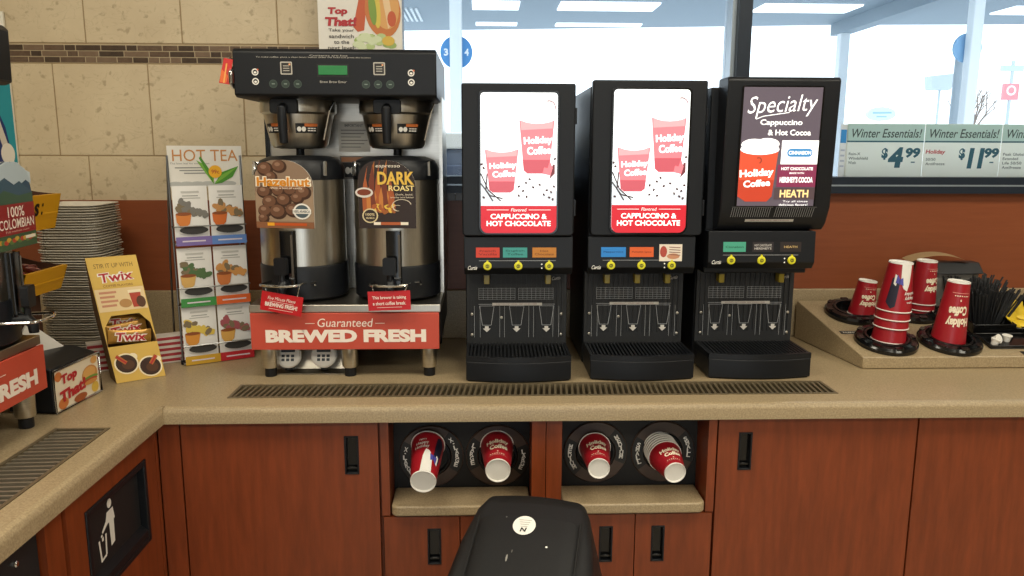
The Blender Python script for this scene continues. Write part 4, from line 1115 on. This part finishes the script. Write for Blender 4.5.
a.text('The best leaf for every taste', .062, .596, .11, .007, GT, 1, .0)
for j in range(3): a.line([(.02+.012*j, .584-j*.008), (.10+.004*j, .584-j*.008)], .003, GT, 1)
for j in range(6): a.ell(.02+.03*j, .536, .022, .008, ink('#b9b9b4'), 1, 12)
a.poly([(.126, .535), (.100, .575), (.080, .606), (.106, .592), (.128, .558)], GN, 2); a.poly([(.126, .535), (.118, .575), (.092, .618), (.088, .612)], GN2, 3)
a.poly([(.128, .535), (.150, .570), (.200, .588), (.182, .556), (.150, .538)], GN2, 2); a.poly([(.128, .535), (.160, .555), (.198, .586), (.150, .562)], GN, 3)
a.ell(.132, .572, .019, .019, ink('#f0b22c'), 4); a.text('99c', .132, .572, .022, .012, ink('#c0612a'), 5, .02)
a.build('header_print', hd)
TEAS = [('upper left tea packet, over the purple strip, grey leaves', .052, .390, '#77736c', '#cf7a34'), ('upper right tea packet, over the blue strip, brown ginger-like pile', .154, .390, '#c08a50', '#cf6a2a'),
        ('middle left tea packet, over the green strip, green leaf pile', .052, .208, '#4f6b41', '#d0a45c'), ('middle right tea packet, over the orange strip, fruit and nut pile', .154, .208, '#c98f4e', '#c8743a'),
        ('lower left tea packet, over the yellow strip, yellow blossom pile', .052, .034, '#d6b84e', '#cf8a34'), ('lower right tea packet, over the red strip, pink berry pile', .154, .034, '#a4545a', '#d3a050')]
PKT = mat('white_glossy_packet', '#e6e3de', .18, noise=.06, nscale=30)
random.seed(21)
for lab, u, v, c1_, c2_ in TEAS:
    o = bpy.data.objects.new('tea_packet', None); COL.objects.link(o); o.empty_display_size = .03
    tag(o, lab, 'tea packet', 'tea packets in the wire rack')
    o.matrix_world = TM @ Matrix.Translation((u, -.020+v*LEAN, v-.018)) @ Matrix.Rotation(-math.atan(LEAN), 4, 'X')
    b = MB(); P = []
    nx, nz = 6, 8
    def pz(i, j, s): 
        q = .0032*(1-(i/nx*2-1)**4)*(1-(j/nz*2-1)**4)+.0006
        return (-.0485+.097*i/nx, -s*q, .160*j/nz)
    for s in (1, -1): b.add([pz(i, j, s) for i in range(nx+1) for j in range(nz+1)], [(i*(nz+1)+j, (i+1)*(nz+1)+j, (i+1)*(nz+1)+j+1, i*(nz+1)+j+1) for i in range(nx) for j in range(nz)], PKT)
    p = b.build('wrapper', o, smooth=60)
    a = Art(FRONT(0, -.0036, 0))
    A1, A2, DKL = ink(c1_), ink(c2_), ink('#33312f')
    a.line([(-.025, .142), (.025, .142)], .006, ink('#bdbab4'), 0); a.line([(-.022, .131), (.022, .131)], .0025, GT, 0); a.line([(-.028, .124), (.028, .124)], .0025, ink('#a9a69f'), 0)
    for k in range(22):
        q = random.random(); a.ell(-.036+q*.074, .088+random.random()*.030*(1.1-q)-.014*q, .013, .008, A1 if k % 4 else ink('#7a6a50'), 1+k % 3, 8, rot=random.random()*3)
    a.poly([(-.044, .078), (.000, .078), (-.006, .050), (-.016, .040), (-.032, .040), (-.042, .054)], A2, 5); a.ell(-.022, .078, .022, .005, ink('#8a4a20'), 6, 14)
    a.ell(.004, .026, .040, .009, ink('#d8d4cc'), 5, 18); a.ell(.004, .030, .040, .0125, DKL, 6, 18)
    a.build('wrapper_print', p)

# ================================================================ candy carton
WR = math.atan2(.076, .101)
TW = Matrix.Translation((-1.014, 2.113, CZ+.001)) @ Matrix.Rotation(WR, 4, 'Z')
SH = Matrix(((1, 0, -.115, 0), (0, 1, .17, 0), (0, 0, 1, 0), (0, 0, 0, 1)))
t = thing('candy_box', 'leaning gold cardboard candy carton with two coffee mugs printed below its opening', 'candy box', TW.to_translation(), WR)
GOLD = mat('gold_printed_card', '#d9b358', .4, noise=.2, nscale=12, col2='#c99a3c'); KRAFT = mat('brown_card', '#7a5a35', .7, noise=.2, nscale=30)
WD, HT, DP = .128, .345, .070
b = MB(); b.M = SH
b.box(0, WD, .0, .003, 0, .100, GOLD)                       # lower front
b.prism([(0, .100), (.0, .192), (WD, .192), (WD, .100), (WD-.003, .125), (WD-.006, .155), (WD-.028, .184), (.028, .184), (.006, .155), (.003, .125)], 'y', 0, .003, GOLD)
b.box(0, WD, .0, .003, .192, HT, GOLD)
for x in (0, WD-.003): b.prism([(.003, 0), (DP, 0), (DP, .20), (.003, HT)], 'x', x, x+.003, KRAFT)
b.box(.003, WD-.003, DP-.003, DP, 0, .2, KRAFT); b.box(.003, WD-.003, .003, DP-.003, 0, .003, KRAFT); b.box(.003, WD-.003, .003, DP-.003, .084, .086, KRAFT)
cb = b.build('carton', t, smooth=0)
a = Art(lambda u, v, h: SH @ Vector((u, -h, v)))
RDT = ink('#b3222c'); CRM = ink('#f3e3c0'); MUG = ink('#3a2216'); BRN = ink('#8a5a30')
a.rect(.002, WD-.002, .262, HT-.003, ink('#dcb656'), 0); a.rect(.002, WD-.002, .196, .258, ink('#e6cb9a'), 0)
a.text('STIR IT UP WITH', WD/2, .321, .098, .012, ink('#7a5a24'), 1, .0)
a.text('Twix', WD/2, .290, .092, .028, ink('#f7efe2'), 1, .10, shear=.1, rot=.06); a.text('Twix', WD/2, .290, .086, .025, RDT, 2, .02, shear=.1, rot=.06)
a.text('COFFEE FLAVORS', WD/2, .266, .075, .006, BRN, 1, 0)
for j in range(4): a.line([(.012, .248-j*.012), (.055-.006*(j % 2), .248-j*.012)], .006, ink('#c98a6a'), 1)
a.poly([(.086, .246), (.116, .246), (.112, .202), (.090, .202)], ink('#b5432f'), 1); a.rect(.084, .118, .242, .250, CRM, 2); a.ell(.072, .215, .016, .012, ink('#b98a52'), 1); a.ell(.112, .216, .012, .016, ink('#5a3620'), 3)
for cu, cv in ((.036, .050), (.095, .034)):
    a.ell(cu, cv, .031, .029, CRM, 1, 26); a.ell(cu, cv, .027, .025, MUG, 2, 26); a.ell(cu+.004, cv-.003, .016, .013, ink('#54331d'), 3, 16)
    a.ell(cu+.020, cv+.017, .012, .010, CRM, 1, 12)
for p0, p1 in (((.014, .074), (.036, .052)), ((.115, .062), (.097, .040))): a.line([p0, p1], .011, ink('#b5642c'), 4); a.line([p0, p1], .004, RDT, 5)
a.build('carton_print', cb)
for i, (lab, x, y, z, rot) in enumerate([('gold candy bar showing at the front of the leaning carton, red lettering', .064, .016, .120, .10), ('gold candy bar behind the front bar in the leaning carton', .060, .034, .138, -.1), ('gold candy bar standing at the back of the leaning carton', .066, .050, .154, .05)]):
    o = bpy.data.objects.new('candy_bar', None); COL.objects.link(o); o.empty_display_size = .03
    p = SH @ Vector((x, y, z)); o.matrix_world = TW @ Matrix.Translation(p) @ Matrix.Rotation(rot, 4, 'Y')
    tag(o, lab, 'candy bar', 'candy bars in the leaning carton')
    b = MB(); sec_ = []
    for k in range(13):
        u = -.056+.112*k/12; e = 1 if 1 < k < 11 else .35
        zz = .019 if 1 < k < 11 else .0205
        sec_.append([(u, .007*e*math.cos(q), zz*math.sin(q)) for q in [2*PI*j/14 for j in range(14)]])
    b.loft(sec_, mat('gold_candy_wrapper', '#b98a3c', .25, metal=.4, noise=.3, nscale=50, col2='#5a3418')); wp = b.build('wrapper', o, smooth=50)
    a = Art(FRONT(0, -.0072, 0)); a.text('Twix', .002, 0, .086, .027, ink('#f3e8da'), 0, .12, shear=.1); a.text('Twix', .002, 0, .080, .0235, RDT, 1, .03, shear=.1); a.build('wrapper_print', wp)

# red and white striped carton behind
sr, sw = ink('#a8323a'), ink('#d9cfc4')
t = thing('striped_carton', 'low red and white striped carton standing behind the leaning candy carton', 'carton', (-1.135, 2.208, CZ), math.atan2(.5, .866))
b = MB(); b.box(0, .275, .012, .055, .001, .085, sw); cb = b.build('carton', t, smooth=0)
a = Art(FRONT(0, .012, 0))
for j in range(5): a.rect(.001, .274, .006+j*.0165, .0145+j*.0165, sr, 0)
a.build('stripes', cb)

# ================================================================ tall stack of paper trays
PAPER = mat('cream_tray_paper', '#c9c1b2', .75, noise=.12, nscale=30, col2='#b7a88e')
def tray_mesh():
    b = MB(); n = 6
    def ring(hx, hy, r, z): return [(x, y, z) for x, y in rr(-hx*.78, hx*.78, -hy*.86, hy*.86, r, n)]
    b.loft([ring(.085, .080, .03, .0), ring(.108, .104, .035, .026), ring(.119, .115, .04, .027), ring(.119, .115, .04, .0285), ring(.107, .103, .035, .0285), ring(.084, .079, .03, .0022)], PAPER)
    return b
NT = 58; STEP = .00775
proto = None
random.seed(4)
for k in range(NT):
    lab = 'cream paper tray in the tall stack behind the candy carton'
    if k == 0: lab = 'lowest cream paper tray, carrying the tall stack behind the candy carton'; proto = tray_mesh().build('paper_tray', None, smooth=40); o = proto
    else:
        o = proto.copy(); COL.objects.link(o)
        if k == NT-1: lab = 'topmost cream paper tray of the tall stack behind the candy carton'
    j = .0035
    o.location = (-1.252+random.uniform(-j, j)+.006*(k/NT), 2.455+random.uniform(-j, j), CZ+.001+k*STEP+(.002 if k > 46 else 0))
    o.rotation_euler = (random.uniform(-.006, .006), random.uniform(-.008, .008), random.uniform(-.03, .03))
    tag(o, lab, 'paper tray', 'paper trays in the tall stack')

# ================================================================ napkin dispenser with card
NR = math.atan2(.188, .016)
t = thing('napkin_dispenser', 'black napkin dispenser with a Top That sandwich card in its clear front', 'napkin dispenser', (-1.043, 1.857, CZ), NR)
b = MB(); b.prism([(.004, .004), (.118, .004), (.118, .126), (.060, .128), (.004, .112)], 'x', .002, .188, BLK); b.build('body', t, bevel=.003)
b = MB(); b.tube([(-.001, -.004, .003), (.191, -.004, .003), (.191, -.004, .108), (-.001, -.004, .108)], .003, CHROME, 6, True); b.tube([(-.001, .10, .004), (-.001, -.004, .003)], .003, CHROME, 6); b.build('chrome_frame', t)
b = MB(); b.box(.004, .186, -.002, .002, .006, .104, ink('#e6d8bf')); cd = b.build('sign_card', t, smooth=0)
a = Art(FRONT(0, -.002, 0))
TTR = ink('#b3202a')
def sandwich(a, cu, cv, s, L):
    a.ell(cu, cv, .055*s, .040*s, ink('#c98a48'), L, 20); a.ell(cu-.004*s, cv+.010*s, .045*s, .024*s, ink('#dba55e'), L+1, 18)
    a.ell(cu+.002*s, cv-.014*s, .054*s, .010*s, ink('#6f9440'), L+2, 16); a.ell(cu, cv-.022*s, .050*s, .008*s, ink('#b5432f'), L+3, 16); a.ell(cu, cv-.030*s, .046*s, .010*s, ink('#c98a48'), L+4, 16)
a.text('Top', .058, .078, .066, .030, TTR, 5, .05, shear=.1, rot=.08); a.text('That!', .070, .042, .108, .030, TTR, 5, .05, shear=.1, rot=.10)
sandwich(a, .146, .060, .62, 1); a.ell(.03, .02, .02, .014, ink('#c9763c'), 1); a.ell(.165, .022, .016, .014, ink('#dcb64c'), 1); a.ell(.10, .014, .028, .010, ink('#a2542c'), 1); a.ell(.018, .09, .014, .012, ink('#c9763c'), 1); a.ell(.168, .094, .014, .010, ink('#d8a05a'), 1)
a.build('card_print', cd)
b = MB(); n = 8
P0, P1, P2 = Vector((-1.175, 1.93, CZ+.125)), Vector((-1.10, 2.045, CZ+.118)), Vector((-1.155, 1.972, CZ+.208))
b.add([P0, P1, P2, P0+Vector((-.012, .004, 0)), P1+Vector((-.012, .004, 0)), P2+Vector((-.003, .001, 0))], [(0, 1, 2), (3, 5, 4), (0, 3, 4, 1), (1, 4, 5, 2), (2, 5, 3, 0)], WHITE)
tag(b.build('paper_napkin', None, smooth=0), 'white paper napkin corner sticking up out of the black napkin dispenser', 'napkin')

# ================================================================ yellow two-tier candy stand
YC = mat('yellow_card', '#e0a41c', .45, noise=.12, nscale=15, col2='#c98a12'); BC = mat('brown_card_inside', '#4a2c1c', .7, noise=.2, nscale=30)
t = thing('candy_stand', 'yellow two-tier cardboard candy stand with brown scooped sides, behind the left brewer', 'candy stand', (-1.150, 1.96, CZ), PI/2)
b = MB(); W_ = .195
b.box(.0, W_, .225, .230, .0, .72, BC)
b.box(.02, W_-.02, .06, .225, .001, .255, BC)
b.build('column', t, smooth=0)
for z0, h in ((.262, .066), (.428, .092)):
    b = MB()
    b.prism([(-.012, z0+h), (-.010, z0+h-.006), (.012, z0), (.016, z0)], 'x', .0, W_, YC)
    b.prism([(.0, z0+h*.45), (.0, z0+h), (-.012, z0+h), (.012, z0), (.014, z0)], 'x', 0, W_, YC)
    tr_ = b.build('lip', t, smooth=0)
    b = MB(); b.box(0, W_, .014, .225, z0, z0+.004, YC); b.build('floor_panel', t, smooth=0)
    for x in (.0, W_-.003):
        b = MB()
        prof = [(.014, z0), (-.010, z0+h)]+[(-.010+.235*(i/8), z0+h+.085*(i/8)**2.2+.0) for i in range(1, 9)]+[(.225, z0)]
        b.prism(prof, 'x', x, x+.003, BC); b.build('side_panel', t, smooth=0)
    if z0 > .4:
        a = Art(plane((0, -.012, z0+h), (1, 0, 0), (0, -.022, h))); K = ink('#1c1712')
        a.text("S", .088, -.038, .022, .034, K, 1, .05); a.rect(.110, .117, -.030, -.022, K, 1); a.rect(.110, .117, -.052, -.044, K, 1); a.build('lip_lettering', tr_)
for i, (lab, x, y, z, e) in enumerate([('red candy pack lying at the right end of the lower yellow tier', .125, .035, .315, (.5, .2, .1)), ('red and white candy pack behind the first one on the lower yellow tier', .075, .055, .322, (.6, -.2, -.3)), ('dark red candy pack lying against the right side of the lower yellow tier', .160, .075, .318, (.5, .1, .5))]):
    M_ = Matrix.Translation((-1.150, 1.96, CZ)) @ Matrix.Rotation(PI/2, 4, 'Z')
    o_ = M_ @ Vector((x, y, z))
    pillow(lab, 'candy_pack', 'candy pack', o_.x, o_.y, o_.z, .07, .045, .016, mat('red_candy_wrapper', '#8f1f24', .25, noise=.5, nscale=45, col2='#d9b8ac'), (e[0]*.2, e[0], PI/2+e[2]), 'candy packs on the lower yellow tier')

# teal poster at the corner of the back wall
t = thing('wall_poster', 'teal poster with a blue figure, mostly hidden at the left edge above the left brewer', 'poster', (-1.72, WY-.012, 0), 0)
b = MB(); b.box(-.28, .196, -.004, .004, 1.40, 1.98, ink('#e8e4d6')); c = b.build('board', t, smooth=0)
a = Art(FRONT(0, -.004, 0)); a.rect(-.27, .1955, 1.401, 1.86, ink('#1f8a96'), 0)
a.poly([(-.27, 1.42), (.178, 1.42), (.184, 1.50), (.168, 1.62), (.14, 1.70), (.10, 1.74), (-.27, 1.76)], ink('#1e2d63'), 1)
a.ell(.10, 1.68, .05, .035, ink('#b5432f'), 2); a.poly([(.130, 1.66), (.148, 1.66), (.173, 1.56), (.153, 1.56)], ink('#c9bfb0'), 3); a.ell(.168, 1.535, .022, .035, ink('#ddd5c6'), 3)
a.build('poster_print', c)

# ================================================================ sandwich poster over the brewer
t = thing('sandwich_poster', 'white Top That sandwich poster hanging above the brewer at the window edge', 'poster', (-.392, WY-.060, 0), 0)
b = MB(); b.box(-.132, .132, -.002, .002, 1.70, 2.30, WHITE); c = b.build('sheet', t, smooth=0)
a = Art(FRONT(0, -.002, 0))
a.text('Top', -.070, 1.981, .062, .026, TTR, 4, .05, shear=.12); a.text('That!', -.061, 1.951, .100, .028, TTR, 4, .05, shear=.12)
for j, q in enumerate(['Take your', 'sandwich', 'to the', 'next level!']): a.text(q, -.060, 1.924-j*.0175, [.080, .078, .048, .086][j], .0115, ink('#4a4642'), 4, .008)
a.poly([(.020, 2.12), (-.022, 1.935), (-.008, 1.920), (.012, 1.925), (.036, 2.12)], ink('#c4572f'), 1)
a.ell(.072, 1.985, .056, .082, ink('#c9763a'), 2, 26, rot=.12); a.ell(.080, 2.0, .043, .072, ink('#dba25e'), 3, 22, rot=.12); a.ell(.050, 2.0, .014, .07, ink('#d8c04e'), 4, 14, rot=.1); a.ell(.040, 1.99, .012, .05, ink('#7d9a3e'), 5, 14, rot=.1)
a.poly([(.072, 2.02), (.092, 2.03), (.104, 1.945), (.088, 1.930)], ink('#e8c79a'), 5); a.ell(.100, 1.96, .014, .024, ink('#c4572f'), 5, 14)
random.seed(8)
for k in range(26): a.ell(-.012+random.random()*.11, 1.872+random.random()*.036, .016, .010, ink(['#9fb76a', '#b8c98a', '#d2dbb4'][k % 3]), 2+k % 3, 10)
a.ell(.088, 1.893, .020, .015, ink('#d9b64a'), 5, 16); a.ell(-.05, 2.12, .05, .07, ink('#5a3a40'), 1)
a.build('poster_print', c)

# ================================================================ price strips in the window
TEAL = ink('#26566b'); STR = sheer('sign_print_pale', '#eeeee6', .85)
for i, (x0, small, red, price, cents, lab) in enumerate([
    (1.243, ('Rain-X', 'Windshield', 'Wash'), None, '4', '99', 'Winter Essentials window sign priced 4.99, nearest the dispensers'),
    (1.515, ('50/50', 'Antifreeze'), 'Holiday', '11', '99', 'Winter Essentials window sign priced 11.99 in the middle'),
    (1.787, ('Peak Global', 'Extended', 'Life 50/50', 'Antifreeze'), None, None, None, 'Winter Essentials window sign cut off by the right edge')]):
    t = thing('window_sign', lab, 'sign', (x0, WY+.030, 1.466), 0, 'price signs in the window')
    b = MB(); b.box(.0005, .2705, 0, .002, 0, .180, STR); c = b.build('sheet', t, smooth=0)
    a = Art(FRONT(0, 0, 0))
    a.rect(.001, .270, .122, .179, sheer('sign_band_pale_teal', '#c9dddb', .85), 0); a.line([(.001, .120), (.270, .120)], .005, TEAL, 1)
    a.text('Winter Essentials!', .136, .148, .245, .030, ink('#3a4a4c'), 2, .01, shear=.18)
    yy = .078
    if red: a.text(red, .042, .084, .068, .018, ink('#a8323a'), 2, .03, shear=.15); yy = .060
    for j, s in enumerate(small): a.text(s, .010+.0045*len(s)*.75, yy-j*.015, .0068*len(s), .0095, ink('#565a54'), 2, .01)
    if price:
        a.text('$', .136, .078, .022, .040, TEAL, 2, .05)
        if price == '4': a.text('4', .176, .066, .052, .070, TEAL, 2, .06, shear=.1); cx = .234
        else: a.text(price, .186, .064, .052, .070, TEAL, 2, .06, shear=.1); cx = .240
        a.text(cents, cx, .082, .052, .034, TEAL, 2, .05, shear=.1); a.line([(cx-.004, .050), (cx+.010, .050)], .004, TEAL, 2)
    a.build('sign_print', c)
t = thing('window_notice', 'narrow white paper with a blue block taped left of the price signs', 'notice', (1.222, WY+.034, 1.466), 0)
b = MB(); b.box(0, .024, 0, .0015, 0, .178, sheer('thin_white_paper', '#e4e8ea', .5)); c = b.build('sheet', t, smooth=0)
a = Art(FRONT(0, 0, 0)); a.rect(.001, .021, .115, .160, ink('#2f86cc'), 0)
for j in range(4): a.line([(.004, .09-j*.018), (.018, .09-j*.018)], .006, ink('#a9b4c8'), 0)
a.build('notice_print', c)

# ================================================================ forecourt outside
SNOW = mat('snowy_ground', '#e9eef2', .8, noise=.06, nscale=.4)
struct(MB().box(-60, 90, WY+.3, 140, -.2, -.02, SNOW).build('ground', smooth=0))
m_can = mat('blue_grey_canopy_paint', '#8c9ba6', .6, noise=.15, nscale=.6, col2='#7d8d99'); m_canw = mat('white_canopy_paint', '#e6ecef', .5, noise=.05, nscale=2)
m_tube = mat('canopy_lamp_lens', '#f4f8fb', .3, emit=1.4, noise=.04, nscale=5)
t = thing('fuel_canopy', 'pale blue-grey forecourt canopy with bright lamp panels, seen through the window', 'canopy', (0, 0, 0))
MB().prism([(-14, 9), (26, 9), (26, 18.4), (8.6, 19.75), (-14, 23.0)], 'z', 4.62, 5.3, m_can).build('deck', t, smooth=0)
MB().box(8.45, 8.80, 9, 19.6, 4.34, 4.62, m_can).build('beam', t, smooth=0)
MB().box(8.50, 8.72, 19.1, 19.32, -.02, 4.34, m_canw).build('support_post', t, smooth=0)
for x, y in [(-.25, 17.0), (1.6, 17.0), (5.9, 17.0), (11.3, 17.0), (-.2, 19.75), (1.75, 19.75), (14.2, 17.4)]:
    MB().box(x, x+(1.0 if x < 0 else 2.1), y, y+(.9 if y < 18 else .35), 4.585, 4.625, m_tube).build('lamp_panel', t, smooth=0)
for i in range(5): MB().box(-1.95+.11*i, -1.90+.11*i, 17.9, 19.6, 4.59, 4.63, m_canw).build('vent_slat', t, smooth=0)
BLS = ink('#4d93cf')
def post(label, x, y, wd, z1, sx, sz, sr_, l, r, dm=None):
    t = thing('forecourt_post', label, 'post', (x, y, -.02))
    b = MB(); b.prism(rr(-wd/2, wd/2, -wd/2, wd/2, .02, 3), 'z', 0, z1+.02, m_canw); b.box(-wd*.8, wd*.8, -wd*.8, wd*.8, 0, .12, m_canw); b.build('column', t)
    b = MB(); b.M = Matrix.Translation((sx-x, wd/2+.06, sz+.02)) @ Matrix.Rotation(PI/2, 4, 'X'); b.lathe([(sr_, -.02), (sr_, .02)], dm or BLS, n=36)
    s = b.build('pump_number_disc', t)
    if l:
        a = Art(FRONT(sx-x, wd/2+.04, sz+.02)); wk_ = ink('#f4f8fb')
        a.text(l, -sr_*.64, -.0, .065, .105, wk_, 2, .04); a.text(r, sr_*.64, -.0, .065, .105, wk_, 2, .04); a.build('number_print', s)
post('white forecourt post with a blue pump number disc reading 3 and 4', -.416, 12.0, .18, 4.60, -.415, 3.0, .24, '3', '4')
post('white forecourt post with a blue disc at the right side of the window', 7.37, 12.0, .17, 4.60, 7.37, 3.12, .22, None, None, ink('#8db9de'))  # paler disc blue: the window glare is put into its colour
m_gp = mat('grey_pole_paint', '#b4c1ca', .5, noise=.1, nscale=3)
t = thing('light_pole', 'grey pole standing just left of the right forecourt post', 'pole', (8.97, 15.0, -.02))
MB().lathe([(.08, 0), (.07, 3.6)], m_gp, n=16).build('pole', t); MB().lathe([(.14, 0), (.14, .15)], m_gp, n=16).build('base', t)
t = thing('street_lamp', 'far street lamp with a box head behind the window', 'street lamp', (17.3, 30.0, -.02))
MB().lathe([(.05, 0), (.04, 3.9)], m_gp, n=10).build('pole', t); MB().prism([(-.42, 3.9), (.30, 3.9), (.42, 4.5), (-.5, 4.4)], 'y', -.25, .25, m_gp).build('lamp_head', t)
t = thing('road_sign', 'pale blue oval sign far off, low in the window', 'sign', (15.1, 30.0, -.02))
b = MB(); b.prism([(.55*math.cos(2*PI*i/24), 3.0+.26*math.sin(2*PI*i/24)) for i in range(24)], 'y', -.08, .08, ink('#c3d9e8')); s = b.build('panel', t)
a = Art(FRONT(0, -.08, 3.0)); a.line([(-.35, .04), (.38, .05)], .07, ink('#8fb2cf'), 0); a.line([(-.2, -.10), (.2, -.10)], .05, ink('#8fb2cf'), 0); a.build('lettering', s)
MB().lathe([(.06, 0), (.06, 2.62)], m_gp, n=10).build('pole', t)
t = thing('far_kiosk', 'small grey box-shaped kiosk far off beside the oval sign', 'kiosk', (15.75, 30.0, -.02))
MB().box(-.24, .24, -.2, .2, 0, 2.45, m_gp).build('wall', t); MB().box(-.32, .32, -.28, .28, 2.45, 2.6, m_canw).build('roof', t)
t = thing('road_sign', 'far red square sign on a post with a green strip sign over it', 'sign', (20.05, 30.0, -.02))
MB().lathe([(.06, 0), (.06, 5.0)], m_gp, n=10).build('pole', t)
MB().box(-.30, .30, -.06, .06, 3.55, 4.15, ink('#e58a90')).build('panel', t)
b = MB(); b.box(-.45, .40, -.06, .06, 4.62, 4.82, ink('#b7c9bc')); b.build('street_name_panel', t)
a = Art(FRONT(0, -.06, 3.9)); a.ring(0, 0, .12, .19, ink('#f2dcdc'), 0, 16); a.build('emblem_print', t)
t = thing('bare_tree', 'bare leafless tree far off above the middle price sign', 'tree', (19.9, 32.0, -.02))
m_bk = mat('grey_bark', '#8b8078', .8, noise=.3, nscale=6)
MB().tube([(0, 0, 0), (.03, 0, 1.3), (.0, 0, 2.0)], [.11, .09, .07], m_bk, 8).build('trunk', t)
random.seed(13)
b = MB()
def branch(p, d, L, r, dep):
    q = p+d*L; b.tube([p, p+d*L*.5+Vector((0, 0, .02)), q], [r, r*.8, r*.55], m_bk, 5)
    if dep:
        for k in range(3): branch(q-d*L*random.random()*.4, (d+Vector((random.uniform(-.8, .8), random.uniform(-.4, .4), random.uniform(-.1, .5)))).normalized(), L*.66, r*.55, dep-1)
for k in range(5): branch(Vector((0, 0, 1.9+.10*k)), Vector((random.uniform(-.8, .8), random.uniform(-.3, .3), 1)).normalized(), 1.05, .05, 2)
b.build('branches', t)
m_ice = mat('blue_grey_freezer_paint', '#5f6e88', .4, noise=.15, nscale=3)
t = thing('outdoor_freezer', 'dark blue-grey freezer cabinet outside, glimpsed between brewer and first dispenser', 'freezer', (.1, 4.3, -.02))
b = MB(); b.box(-.8, .8, -.35, .35, .08, 1.58, m_ice); b.build('cabinet', t, bevel=.02)
MB().box(-.82, .82, -.37, .37, 1.58, 1.66, m_canw).build('lid', t, bevel=.01); MB().box(-.76, -.01, -.365, -.35, .2, 1.5, mat('freezer_door_paint', '#4b5872', .35, noise=.1, nscale=4)).build('door', t, bevel=.01); MB().box(.01, .76, -.365, -.35, .2, 1.5, m_ice).build('door', t, bevel=.01)
MB().box(-.78, .78, -.33, .33, 0, .08, BLK).build('plinth', t)
